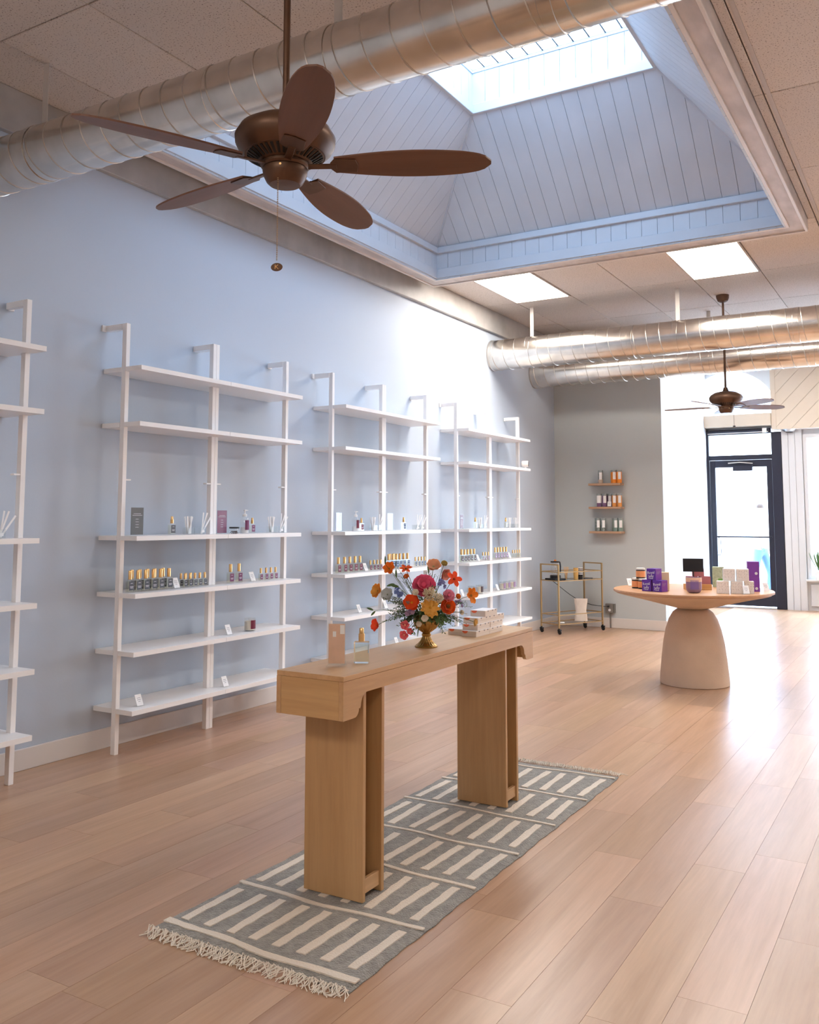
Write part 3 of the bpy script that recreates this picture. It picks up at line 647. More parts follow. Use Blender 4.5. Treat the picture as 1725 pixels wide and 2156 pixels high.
for k, y in enumerate((4.075, 4.118, 4.160, 4.202, 4.246)):
    put_bottle('grey', .76, False, (.20, y, H4), '%s small grey labelled perfume from the price card, nearest bookcase' % ORD[k], 'small grey labelled perfumes')
    if k < 3: put_bottle('grey', .76, False, (.165, y, H4), 'small grey labelled perfume behind the %s of its row' % ORD[k], 'small grey labelled perfumes')
for k, y in enumerate((4.484, 4.566)): put_bottle('purple', 1.12, False, (.2, y, H4), '%s of two large purple labelled perfumes on the nearest bookcase' % ('left', 'right')[k], 'large purple labelled perfumes')
put_card((.2, 4.70, H4), 'price card between the large and small purple labelled perfumes')
for k, y in enumerate((4.787, 4.842, 4.893, 4.944)): put_bottle('purple', .76, False, (.2, y, H4), '%s small purple labelled perfume from the price card, nearest bookcase' % ORD[k], 'small purple labelled perfumes')
put_card((.24, 4.43, H5), 'price card on the second lowest shelf, left of the white candle')
cd1 = candle('maroon'); cd1.place((.22, 4.66, H5), 0, 'white candle with maroon label alone on the second lowest shelf', 'candles on the bookcases')
put_card((.235, 3.70, H6), 'price card alone at the left end of the lowest shelf'); put_card((.25, 4.395, H6), 'price card on the lowest shelf right of the centre post')
put_strips(2.80, H3, 'paper strip box on the bookcase cut by the left picture edge', 1, .19); put_strips(2.74, H3, 'fuller strip box at the very left picture edge', 0, .19)
# middle bookcase (C)
sign('violet poster with white swirls in a stand, middle bookcase', 5.70, H3, .072, .135, mat('violet poster', srgb(150, 96, 160), .5, var=.15, vscale=14), m_ink, swirl=True)
pump('lotion pump with dark red label on the middle bookcase', 5.934, H3, 'maroon')
put_bottle('maroon', .98, True, (.2, 6.015, H3), 'maroon labelled spray tester beside the pump on the middle bookcase', 'tester sprays')
put_strips(6.19, H3, 'box of many paper strips left of the centre post, middle bookcase'); put_strips(6.262, H3, 'leaning strip box touching the centre post of the middle bookcase', 1)
sign('white and pale blue poster right of the centre post, middle bookcase', 6.45, H3, .08, .135, mat('sky poster', srgb(222, 228, 242), .5, var=.1, vscale=8), None)
put_bottle('blue', 1.05, True, (.2, 6.673, H3), 'blue labelled spray tester on the right half of the middle bookcase', 'tester sprays')
put_strips(6.885, H3, 'left strip box at the right end of the middle bookcase', 1); put_strips(6.965, H3, 'right strip box at the right end of the middle bookcase', 1)
for k, y in enumerate((5.70, 5.782, 5.855, 5.928, 5.998)): put_bottle('maroon', 1.12, False, (.2, y, H4), '%s large maroon labelled perfume from the left, middle bookcase' % ORD[k], 'large maroon labelled perfumes')
put_card((.2, 6.078, H4), 'price card between the large and small maroon labelled perfumes')
for k, y in enumerate((6.15, 6.205, 6.255, 6.305)): put_bottle('maroon', .76, False, (.2, y, H4), '%s small maroon labelled perfume from the price card, middle bookcase' % ORD[k], 'small maroon labelled perfumes')
for k, y in enumerate((6.43, 6.495, 6.555, 6.61, 6.673, 6.737)): put_bottle('blue', 1.12, False, (.2, y, H4), '%s large blue labelled perfume from the centre post, behind the flowers' % ORD[k], 'large blue labelled perfumes')
for k, y in enumerate((6.525, 6.585)): put_bottle('blue', 1.12, False, (.155, y, H4), '%s large blue labelled perfume of the back row' % ('left', 'right')[k], 'large blue labelled perfumes')
for k, y in enumerate((6.875, 6.934, 6.984, 7.036)): put_bottle('blue', .76, False, (.2, y, H4), '%s small blue labelled perfume from the left, middle bookcase' % ORD[k], 'small blue labelled perfumes')
put_card((.2, 5.99, H5), 'price card on the middle bookcase just left of the flowers'); put_card((.2, 6.38, H5), 'price card on the middle bookcase hidden by the pale flowers'); put_card((.2, 6.56, H6), 'price card on the lowest shelf seen below the coral flowers')
# farthest bookcase (D)
sign('narrow maroon poster on the left of the farthest bookcase', 7.765, H3, .062, .135, mat('wine poster', srgb(112, 56, 78), .5), m_ink)
put_bottle('pale', 1.05, True, (.23, 8.00, H3), 'pale labelled spray tester on the left of the farthest bookcase', 'tester sprays')
put_strips(8.165, H3, 'left box of paper strips before the centre post, farthest bookcase'); put_strips(8.245, H3, 'right leaning strip box before the centre post, farthest bookcase', 1)
put_bottle('pale', 1.05, True, (.23, 8.72, H3), 'pale labelled spray tester on the right of the farthest bookcase', 'tester sprays')
put_strips(8.885, H3, 'left strip box at the right end of the farthest bookcase'); put_strips(9.04, H3, 'right strip box by the last post of the farthest bookcase')
for k, y in enumerate((7.76, 7.825, 7.89, 7.96, 8.03)): put_bottle('dark', 1.12, False, (.2, y, H4), '%s large dark labelled perfume from the left, farthest bookcase' % ORD[k], 'large dark labelled perfumes')
put_bottle('dark', 1.12, False, (.155, 7.84, H4), 'large dark labelled perfume of the back row, farthest bookcase', 'large dark labelled perfumes')
put_card((.2, 8.117, H4), 'price card on the left half of the farthest bookcase perfume shelf')
for k, y in enumerate((8.226, 8.288, 8.35)): put_bottle('lilac', .76, False, (.2, y, H4), '%s small lilac labelled perfume before the centre post, farthest bookcase' % ORD[k], 'small lilac labelled perfumes')
for k, y in enumerate((8.516, 8.58, 8.65, 8.72, 8.79)): put_bottle('lilac', 1.12, False, (.2, y, H4), '%s large lilac labelled perfume from the centre post, farthest bookcase' % ORD[k], 'large lilac labelled perfumes')
put_card((.2, 8.873, H4), 'price card on the right half of the farthest bookcase perfume shelf')
for k, y in enumerate((8.959, 9.022, 9.08, 9.137)): put_bottle(None, .76, False, (.2, y, H4), '%s small clear perfume at the right end, farthest bookcase' % ORD[k], 'small clear perfumes')
put_card((.2, 7.773, H5), 'price card left of two candles on the farthest bookcase'); put_card((.2, 8.568, H5), 'price card left of three candles on the farthest bookcase')
cd2 = candle('dark'); cd3 = candle('lilac')
for k, y in enumerate((7.966, 8.145)): cd2.place((.2, y, H5), 0, '%s of two candles with dark labels on the farthest bookcase' % ('left', 'right')[k], 'candles on the bookcases')
for k, y in enumerate((8.68, 8.80, 8.935)): cd3.place((.2, y, H5), 0, '%s of three cream candles with lilac labels, farthest bookcase' % ('left', 'middle', 'right')[k], 'candles on the bookcases')
t = thing('security_camera', 'small white camera with black face at the far end of a bookcase shelf', 'camera', (.27, 9.16, H2), R(20))
B().lathe([(0, 0), (.026, 0), (.026, .004), (.012, .008), (.012, .02), (0, .02)], 20).out('stand', m_white, t, smooth=True)
B().lathe([(0, -.04), (.026, -.04), (.034, -.034), (.034, .030), (.031, .034), (0, .034)], 24).xf(Matrix.Translation((0, 0, .052)) @ Matrix.Rotation(R(90), 4, 'Y')).out('housing', m_white, t, smooth=True)
B().lathe([(0, 0), (.028, 0), (.028, .003), (0, .003)], 24).xf(Matrix.Translation((.034, 0, .052)) @ Matrix.Rotation(R(90), 4, 'Y')).out('lens', m_black, t)

# ------------------------------------------------------------------ rug
rg = thing('runner_rug', 'grey and cream striped wool runner with white fringe under the counter', 'rug', (2.35, 3.38, 0))
rx, ry, rt_ = .382, 1.212, .011
q = B(); nx, ny = 24, 76; g = random.Random(2)
for j in range(ny+1):
    wob = .0025*math.sin(j*.55)+.002*math.sin(j*1.7+1)
    for i in range(nx+1):
        x = -rx+2*rx*i/nx; y = -ry+2*ry*j/ny; e = wob*(abs(x)/rx)**6*(1 if x > 0 else -1)
        yy = y+.008*math.sin(i*.5)*(1 if abs(j-ny/2) > ny/2-1 else 0)
        edge = i in (0, nx) or j in (0, ny); q.v.append((x+e, yy, .004 if edge else rt_+g.uniform(-.0009, .0009)))
for j in range(ny):
    for i in range(nx): a = j*(nx+1)+i; q.f.append((a, a+1, a+nx+2, a+nx+1))
n0 = len(q.v); q.v += [(p[0], p[1], .001) for p in list(q.v)]
for j in range(ny):
    for i in range(nx): a = n0+j*(nx+1)+i; q.f.append((a, a+nx+1, a+nx+2, a+1))
bd = [i for i in range(nx+1)]+[j*(nx+1)+nx for j in range(1, ny+1)]+[ny*(nx+1)+i for i in range(nx-1, -1, -1)]+[j*(nx+1) for j in range(ny-1, 0, -1)]
for k in range(len(bd)): a, b_ = bd[k], bd[(k+1) % len(bd)]; q.f.append((a, b_, n0+b_, n0+a))
q.out('pile', m_rug, rg, smooth=True)
lines = [(2.215, .026), (2.58, .018), (2.965, .017), (3.34, .015), (3.725, .015), (4.11, .014), (4.515, .014)]
def strip(x0, x1, yfun, w_, n, name):
    b = B(); up_ = []; dn = []
    for k in range(n+1):
        x = x0+(x1-x0)*k/n; c = yfun(x); h = w_/2*(1+g.uniform(-.16, .16)); up_.append((x, c+h)); dn.append((x, c-h))
    b.prism(up_+dn[::-1], rt_-.001, rt_+.0032, lambda a, b2, c: (a, b2, c)); return b.out(name, m_rugc, rg)
for k, (y, w_) in enumerate(lines):
    ph = g.uniform(0, 6); strip(-rx+.004, rx-.004, lambda x: y-3.38+.010*math.sin(x*7+ph)+.004*math.sin(x*19+ph), w_, 22, 'cross_stripe')
for k in range(6):
    y0, y1 = lines[k][0]-3.38+.045, lines[k+1][0]-3.38-.045
    for j in range(8):
        x = -.325+j*.0925+g.uniform(-.005, .005); b = B(); a_, c_ = [], []; tl = g.uniform(-.012, .012); N = 9
        for i in range(N+1):
            yy = y0+(y1-y0)*i/N+(.012*(j/8.0)-.006); xx = x+tl*i/N+g.uniform(-.0018, .0018); h = .0158*(1+g.uniform(-.12, .12)); a_.append((xx-h, yy)); c_.append((xx+h, yy))
        b.prism(c_+a_[::-1], rt_-.001, rt_+.0032, lambda p, q2, c: (p, q2, c)); b.out('short_stripe', m_rugc, rg)
q = B()
for e, n in ((-1, 78), (1, 78)):
    for k in range(n):
        x = -rx+2*rx*(k+.5)/n
        for s_ in range(3):
            l = g.uniform(.03, .06); a = g.uniform(-.9, .9); c1 = g.uniform(-.02, .02); z0 = .004+g.random()*.006
            q.tube([(x, e*ry, .006), (x+c1*.3, e*(ry+l*.35), .012+g.random()*.012), (x+math.sin(a)*l*.5+c1, e*(ry+l*.75), z0), (x+math.sin(a)*l*.8+c1*.3, e*(ry+l), .003)], .0016, 4)
stuff(q.out('fringe', mat('cream fringe cotton', srgb(236, 226, 212), .9), rg))

# ------------------------------------------------------------------ counter
CX0, CX1, CY0, CY1, CT, CB = 2.20, 2.48, 2.49, 4.085, .789, .645
ct = thing('console_counter', 'tall light oak display counter on two open pillars in the foreground', 'counter', (2.34, 3.29, 0))
loc = lambda x, y, z: (x-2.34, y-3.29, z)
def cbx(nm, x0, y0, z0, x1, y1, z1, m, bev=.0012):
    a = loc(x0, y0, z0); b_ = loc(x1, y1, z1); return B().box(*a, *b_).out(nm, m, ct, bevel=bev)
cbx('top_board', CX0, CY0, CT-.017, CX1, CY1, CT, m_oakH)
zl = .715
def arcp(cx_, cy_, r, a0, a1, n=7): return [(cx_+r*math.cos(R(a0+(a1-a0)*k/n)), cy_+r*math.sin(R(a0+(a1-a0)*k/n))) for k in range(n+1)]
def apron_profile():
    L0 = CY0; pts = [(L0, CT-.0175), (L0, CB)]
    pts += [(L0+.055, CB)]+arcp(L0+.065, CB+.028, .028, -90, 0)[1:]+[(L0+.100, zl-.045)]+arcp(L0+.145, zl-.035, .040, 180, 90)
    R1 = [(CY1-(y-L0), z) for y, z in pts[2:]][::-1]
    return pts+R1+[(CY1, CB), (CY1, CT-.0175)]
ap = apron_profile()
for x0 in (CX1-.018, CX0): B().prism(ap, x0-2.34, x0+.018-2.34, lambda a, b_, c: (c, a-3.29, b_)).out('apron', m_oakH, ct)
cbx('end_panel', CX0+.0185, CY0, CB, CX1-.0185, CY0+.018, CT-.0175, m_oakX); cbx('end_panel', CX0+.0185, CY1-.018, CB, CX1-.0185, CY1, CT-.0175, m_oakX)
cbx('inner_floor', CX0+.0185, CY0+.15, zl-.0, CX1-.0185, CY1-.15, zl+.01, m_oakH)
for y0 in (2.643, 3.812):
    lg = cbx('leg', CX0+.01, y0, .0145, CX1-.022, y0+.018, zl-.001, m_oakV)
    for a in ((CX0+.01, y0+.118, .0145, CX1-.022, y0+.136, zl-.001, 'far_panel', m_oakV), (CX0+.03, y0+.0185, .035, CX0+.045, y0+.1175, zl-.001, 'back_panel', m_oakV), (CX1-.045, y0+.0185, .035, CX1-.03, y0+.1175, .083, 'bottom_rail', m_oakH)):
        B().box(*loc(a[0], a[1], a[2]), *loc(a[3], a[4], a[5])).out(a[6], a[7], lg, bevel=.001)
# acrylic sign holder, bottle
t = thing('sign_holder', 'clear stand holding a peach photo print on the near end of the counter', 'sign', (2.335, 2.655, CT), R(-62))
B().box(-.030, -.034, 0, .030, .034, .006).out('base', m_acr, t, bevel=.001)
B().box(-.0065, -.031, .006, .0015, .031, .152).out('acrylic_sleeve', m_acr, t)
pp = B().box(-.0045, -.029, .010, -.0008, .029, .148).out('photo_print', mat('peach photo print', srgb(226, 186, 160), .5, var=.08, vscale=22), t)
q = B().box(.0, -.014, .103, .0004, -.002, .122).out('white_patch', m_paper, pp); B().box(.0, .012, .113, .0004, .028, .144).out('white_patch', m_paper, pp)
put_bottle(None, 1.18, True, (2.368, 2.765, CT), 'clear unlabelled perfume bottle with gold sprayer on the counter', 'counter bottle', R(-62))

# stacked cream boxes
m_cbox = mat('cream keepsake box', srgb(232, 218, 206), .6); m_or = mat('orange petal print', srgb(238, 112, 70), .6); m_gm = mat('grey motif print', srgb(150, 140, 136), .6); m_wt = mat('white box top', srgb(244, 242, 244), .6)
def cbox(L=.135, Wd=.074, Hh=.026):
    t = thing('gift_box', '', 'box'); 
    B().box(-Wd/2, -L/2, 0, Wd/2, L/2, Hh*.48).out('box_base', m_cbox, t, bevel=.0006)
    l = B().box(-Wd/2-.0006, -L/2-.0006, Hh*.5, Wd/2+.0006, L/2+.0006, Hh-.0008).out('lid', m_cbox, t, bevel=.0006)
    B().box(-Wd/2+.001, -L/2+.001, Hh-.0007, Wd/2-.001, L/2-.001, Hh).out('top_sheet', m_wt, l)
    q = B(); pts = [(-.018+.014*math.cos(R(a)), Hh-.001+.011*math.sin(R(a))) for a in range(180, 361, 20)]
    q.prism(pts, -L/2-.0012, -L/2-.0007, lambda a, b_, c: (a, c, b_)); q.out('orange_motif', m_or, l)
    q = B()
    for yy in (-L*.28, L*.1, L*.36): q.prism([(yy+.007*math.cos(R(a)), Hh-.001+.006*math.sin(R(a))) for a in range(180, 361, 30)], Wd/2+.0007, Wd/2+.0011, lambda a, b_, c: (c, a, b_))
    q.out('grey_motif', m_gm, l); return Proto(t)
cb_ = cbox()
BX = [(2.374, 3.668, 0, 'front cream keepsake box of the bottom layer of the pyramid'), (2.374, 3.806, 0, 'rear cream keepsake box of the bottom layer of the pyramid'), (2.290, 3.700, 0, 'cream keepsake box lying behind the pyramid on the wall side'),
      (2.368, 3.690, 1, 'front cream keepsake box of the second layer'), (2.368, 3.826, 1, 'rear cream keepsake box of the second layer'),
      (2.362, 3.715, 2, 'front cream keepsake box of the third layer'), (2.362, 3.850, 2, 'rear cream keepsake box of the third layer'), (2.362, 3.780, 3, 'topmost cream keepsake box of the pyramid')]
for x, y, k, l in BX: cb_.place((x, y+.012, CT+k*.0262), R((0, 1.5, -1, 2)[k]), l, 'cream boxes stacked on the counter')

# ------------------------------------------------------------------ vase and flowers
V = Vector((2.368, 3.242, CT))
vs = thing('footed_vase', 'fluted antique gold footed vase holding the bouquet', 'vase', V)
m_vase = mat('antique gold', (.50, .30, .10), .27, .95, var=.25, vscale=18)
prof = [(0, 0), (.046, 0), (.047, .004), (.043, .009), (.034, .014), (.024, .025), (.018, .038), (.016, .043), (.019, .047), (.019, .053), (.015, .057), (.024, .064), (.040, .076), (.049, .092), (.0515, .108), (.048, .122), (.044, .131), (.041, .131), (.044, .12), (.045, .105), (.03, .075), (0, .068)]
B().lathe(prof, 96, flute=lambda a, z: .05*math.cos(a*18) if (.012 < z < .042 or .06 < z < .12) else 0).out('vase_body', m_vase, vs, smooth=True)
def petal_mesh(L, w, cup, name='petal', tip=1.0, n=5, m=4, ruffle=0):
    b = B()
    for i in range(n+1):
        s = i/n; ww = w*(math.sin(math.pi*min(1, s*.80+.06)))**.75*(1 if tip >= 1 else (1-s*(1-tip)))
        if i == n: ww *= .55
        for j in range(m+1):
            t = j/m*2-1; b.v.append((L*s, ww/2*t, cup*L*s*s+ww*.22*t*t+ruffle*L*math.sin(j*2.4+i)*s))
    for i in range(n):
        for j in range(m): a = i*(m+1)+j; b.f.append((a, a+1, a+m+2, a+m+1))
    k = len(b.v); b.v += [(p[0], p[1], p[2]-.0006) for p in b.v[:k]]; b.f += [tuple(q+k for q in f[::-1]) for f in b.f]
    me = b.mesh(name, True); return me
def pm(name, c, r=.55):
    if name in MATS: return MATS[name]
    m = mat(name, srgb(*c), r, var=.05, vscale=60, sheen=.2); nt = m.node_tree; b = nt.nodes['Principled BSDF']; o = nt.nodes['Material Output']
    t = nt.nodes.new('ShaderNodeBsdfTranslucent'); nt.links.new(b.inputs['Base Color'].links[0].from_socket, t.inputs[0])
    mx = nt.nodes.new('ShaderNodeMixShader'); mx.inputs[0].default_value = .42; nt.links.new(b.outputs[0], mx.inputs[1]); nt.links.new(t.outputs[0], mx.inputs[2]); nt.links.new(mx.outputs[0], o.inputs[0]); return m
def aim(p, d): # matrix placing local +Z along d
    d = Vector(d).normalized(); q = d.to_track_quat('Z', 'Y'); return Matrix.Translation(p) @ q.to_matrix().to_4x4()
camdir = (Vector((4.2, 0, 1.31))-Vector((2.37, 3.24, .95))).normalized()
m_stem = mat('flower stem', srgb(92, 108, 66), .7); m_leaf = mat('leaf green', srgb(82, 112, 66), .55, var=.2, vscale=40); m_leafg = mat('grey green leaf', srgb(136, 146, 134), .7, var=.2, vscale=40)
def stem(parent, head, org=None, r=.0012):
    # stem in the thing's own frame (thing sits at the vase mouth point)
    h = Vector(head); e = Vector(org or (0, 0, 0)); mid = (h+e)/2+Vector((0, 0, .012)); pts = [e, e.lerp(mid, .6)+Vector((0, 0, .008)), mid, mid.lerp(h, .6)+Vector((0, 0, .004)), h]
    return B().tube(pts, r, 5).out('stem', m_stem, parent, smooth=True)
def flower(name, label, head, r, kind, c, c2=(210, 140, 40), face=None, n=6, layers=1, cup=.2, tip=1.0, wf=.85, group=None, ruffle=.0, root_z=.118):
    org = Vector((V.x+(head[0]-V.x)*.18, V.y+(head[1]-V.y)*.18, V.z+root_z)); t = thing(name, label, 'flower', org, 0, group)
    h = Vector(head)-org; out = (Vector(head)-Vector((V.x, V.y, V.z+.13))).normalized()
    d = Vector(face).normalized() if face else (out*.55+camdir*.85).normalized()
    MX = aim(h, d); stem(t, h-d*.002)
    mt = pm('petal '+'%d %d %d' % c, c)
    if kind == 'open':
        for ly in range(layers):
            me = petal_mesh(r*(1-.16*ly), r*wf, cup+.25*ly, tip=tip, ruffle=ruffle); me.materials.append(mt)
            for k in range(n):
                o = link('petal', me, t); o.matrix_local = MX @ Matrix.Translation((0, 0, .0015*ly)) @ Matrix.Rotation(2*math.pi*(k+.5*ly)/n+rnd.uniform(-.12, .12), 4, 'Z') @ Matrix.Rotation(R(rnd.uniform(-8, 8)), 4, 'Y')
        cc = B().lathe([(0, 0), (r*.16, .0), (r*.15, r*.1), (r*.07, r*.16), (0, r*.17)], 14).out('flower_centre', pm('centre %d %d %d' % c2, c2, .8), t, smooth=True); cc.matrix_local = MX
    elif kind == 'full':     # peony / ranunculus: shells of cupped petals
        me = petal_mesh(r*1.0, r*1.25, .36, ruffle=ruffle or .03); me.materials.append(mt)
        for ly in range(layers):
            f = 1-ly/(layers+.6); nn = max(4, int(n*(.55+.45*f)))
            for k in range(nn):
                o = link('petal', me, t); o.matrix_local = MX @ Matrix.Translation((0, 0, r*.06*ly-.35*r)) @ Matrix.Rotation(2*math.pi*(k+.5*(ly % 2))/nn+ly*.4, 4, 'Z') @ Matrix.Rotation(R(-2-46*(ly/layers)), 4, 'Y') @ Matrix.Scale(.98-.22*(1-f), 4)
        if c2: cc = B().lathe([(0, r*.1), (r*.24, r*.08), (r*.2, r*.3), (0, r*.36)], 14).out('flower_centre', pm('centre %d %d %d' % c2, c2, .8), t, smooth=True); cc.matrix_local = MX
    elif kind == 'spider':   # chrysanthemum
        b = B()
        for k in range(150):
            a = rnd.uniform(0, 6.283); el = rnd.uniform(.05, 1.3); l = r*rnd.uniform(.75, 1.0); dd = Vector((math.cos(a)*math.sin(el), math.sin(a)*math.sin(el), math.cos(el)*.6)); p = dd*l
            b.tube([dd*r*.25, p*.75, p+Vector((0, 0, .004))], [.0008, .0011, .0017], 4)
        o = stuff(b.out('petals', mt, t)); o.matrix_local = MX
        cc = B().lathe([(0, 0), (r*.25, 0), (r*.2, r*.5), (0, r*.55)], 12).out('flower_centre', pm('centre %d %d %d' % c2, c2, .8), t, smooth=True); cc.matrix_local = MX
    elif kind == 'cluster':  # delphinium / stock
        me = petal_mesh(r*.36, r*.34, .3); me.materials.append(mt)
        for k in range(n):
            cpos = Vector((rnd.uniform(-1, 1), rnd.uniform(-1, 1), rnd.uniform(-.3, .6)))*r*.62; dd = (Vector((cpos.x, cpos.y, r*.7))).normalized()
            for q_ in range(5):
                o = link('petal', me, t); o.matrix_local = MX @ aim(cpos, dd) @ Matrix.Rotation(2*math.pi*q_/5, 4, 'Z')
    return t
fl_ = flower
fl_('cosmos', 'large orange cosmos at upper left of the bouquet', (2.246, 3.153, 1.106), .028, 'open', (246, 142, 30), (200, 150, 40), n=6, cup=.35, wf=.8, ruffle=.05)
fl_('cosmos', 'orange star shaped cosmos at the top left middle', (2.293, 3.204, 1.104), .027, 'open', (242, 108, 24), (120, 110, 50), n=6, cup=.15, tip=1, wf=.55, face=(.3, -.5, .9))
fl_('butterfly_ranunculus', 'peach bloom at the top of the bouquet', (2.386, 3.270, 1.112), .031, 'open', (246, 196, 158), (190, 190, 140), n=6, layers=2, cup=.5)
fl_('butterfly_ranunculus', 'second pale peach bloom just below the top one', (2.423, 3.292, 1.085), .026, 'open', (240, 180, 160), (190, 190, 140), n=6, layers=2, cup=.6, face=(.6, -.3, -.2))
fl_('ranunculus', 'closed yellow green bud at the very top', (2.440, 3.265, 1.128), .014, 'full', (206, 178, 96), None, n=6, layers=2)
fl_('narcissus', 'red orange star flower at upper right', (2.481, 3.273, 1.065), .034, 'open', (255, 104, 52), (200, 80, 30), n=5, cup=.1, wf=.62)
fl_('peony', 'big hot pink peony in the middle', (2.389, 3.186, 1.040), .050, 'full', (255, 132, 170), (255, 110, 150), n=8, layers=4, ruffle=.05)
fl_('chrysanthemum', 'cream spider chrysanthemum below the hot pink peony', (2.428, 3.161, 1.008), .034, 'spider', (244, 232, 206), (160, 80, 50))
fl_('spray_chrysanthemum', 'smaller cream spider bloom beside the first', (2.462, 3.168, .995), .026, 'spider', (240, 228, 204), (200, 170, 120))
fl_('ranunculus', 'candy pink ranunculus right of centre', (2.483, 3.222, 1.003), .026, 'full', (255, 180, 202), (250, 130, 165), n=7, layers=3)
fl_('poppy', 'red orange poppy with yellow middle at left of centre', (2.359, 3.141, .975), .034, 'open', (255, 108, 44), (250, 180, 50), n=6, layers=2, cup=.35, wf=1.0)
fl_('dahlia', 'golden yellow dahlia at the lower centre', (2.431, 3.162, .956), .042, 'open', (252, 208, 110), (240, 180, 70), n=9, layers=3, cup=.12, tip=.75, wf=.5)
fl_('ranunculus', 'deep orange ranunculus with a dark middle', (2.483, 3.215, .960), .033, 'full', (255, 122, 44), (120, 84, 36), n=8, layers=3)
fl_('cosmos', 'orange cosmos in profile at the far right', (2.536, 3.313, .998), .035, 'open', (248, 158, 40), (180, 130, 40), n=6, cup=.25, face=(.81, -.2, .1), wf=.7)
fl_('marigold', 'tiny orange bloom beside the right hand cosmos', (2.497, 3.278, .996), .012, 'full', (240, 134, 30), None, n=6, layers=2)
fl_('marigold', 'tiny orange bloom under the top cosmos', (2.303, 3.190, 1.075), .012, 'full', (244, 130, 24), None, n=6, layers=2)
fl_('poppy', 'yellow poppy in profile at the far left', (2.201, 3.137, 1.015), .031, 'open', (246, 186, 80), (200, 150, 60), n=6, layers=2, cup=.4, face=(-.35, -.8, .2))
fl_('scabiosa', 'pale grey blue bloom next to the yellow poppy', (2.252, 3.130, 1.003), .028, 'open', (220, 224, 224), (170, 180, 160), n=7, layers=2, cup=.3, ruffle=.08)
fl_('delphinium', 'periwinkle blue cluster at left', (2.296, 3.146, 1.016), .026, 'cluster', (150, 170, 220), n=7)
fl_('delphinium', 'lavender blue cluster behind the pink ranunculus', (2.422, 3.264, 1.045), .027, 'cluster', (172, 180, 228), n=8)
fl_('sweet_pea', 'mauve cluster under the red orange poppy', (2.350, 3.136, .937), .028, 'cluster', (196, 164, 190), n=8)
fl_('sweet_pea', 'lilac cluster right of the deep orange ranunculus', (2.494, 3.280, .962), .024, 'cluster', (206, 180, 226), n=6)
for nm, p, r, l in (('w', (2.384, 3.128, 1.016), .014, 'small white bloom left of the spider chrysanthemum'), ('w', (2.421, 3.137, .917), .0145, 'small white bloom below the yellow dahlia'), ('w', (2.385, 3.153, .892), .012, 'small white bloom over the vase rim'), ('w', (2.509, 3.280, .932), .011, 'small white bloom at lower right')):
    fl_('daisy', l, p, r, 'open', (246, 236, 220), (226, 196, 110), n=6, layers=2, cup=.5, wf=1.0, root_z=.10)
for p, r, l in (((2.326, 3.143, .884), .020, 'upper coral pink bloom hanging by the vase'), ((2.321, 3.144, .845), .020, 'lowest coral pink bloom hanging by the vase'), ((2.343, 3.155, .860), .015, 'smaller coral pink bloom beside the lowest one')):
    fl_('phlox', l, p, r, 'open', (255, 134, 142), (250, 220, 180), n=5, cup=.15, wf=1.0, root_z=.125)
fl_('poppy', 'red orange poppy drooping at the lower left', (2.207, 3.119, .880), .027, 'open', (255, 104, 56), (240, 130, 50), n=5, cup=.4, wf=1.0, face=(-.4, -.8, .1), root_z=.12)
fl_('ranunculus', 'cream yellow bud on a long stem at lower right', (2.565, 3.294, .894), .0165, 'full', (240, 206, 130), (240, 170, 70), n=6, layers=2, face=(.9, .1, -.1), root_z=.12)
def leaf_thing(label, p, L, d, m=m_leaf):
    org = Vector((V.x+(p[0]-V.x)*.18, V.y+(p[1]-V.y)*.18, V.z+.12)); t = thing('leaf_sprig', label, 'foliage', org)
    h = Vector(p)-org; stem(t, h, r=.0009); me = petal_mesh(L, L*.42, .1, 'leaf', tip=.6); me.materials.append(m)
    o = link('leaf', me, t); d = Vector(d).normalized(); o.matrix_local = Matrix.Translation(h) @ d.to_track_quat('X', 'Z').to_matrix().to_4x4() @ Matrix.Rotation(R(70), 4, 'X')
for l, p, L, d in (('rounded leaf above the upper left orange cosmos', (2.232, 3.140, 1.125), .032, (-.1, 0, 1)), ('pointed green leaf under the upper left cosmos', (2.280, 3.153, 1.070), .035, (0, 0, 1)), ('green leaf reaching left above the blue flowers', (2.274, 3.145, 1.045), .034, (-.9, -.3, -.3)),
                   ('dark small leaf at the far left twig', (2.205, 3.109, .936), .026, (-.6, -.2, -.7)), ('pale narrow leaf at the tip of the left twig', (2.200, 3.102, .940), .030, (-.9, -.3, .25)), ('long leaf hanging over the vase foot', (2.373, 3.174, .880), .042, (0, -.1, -1)),
                   ('green leaf beside the top peach bloom', (2.373, 3.252, 1.085), .036, (-.2, 0, 1)), ('light green leaf left of the pink peony', (2.295, 3.143, 1.035), .038, (-.9, -.2, .1))): leaf_thing(l, p, L, d)
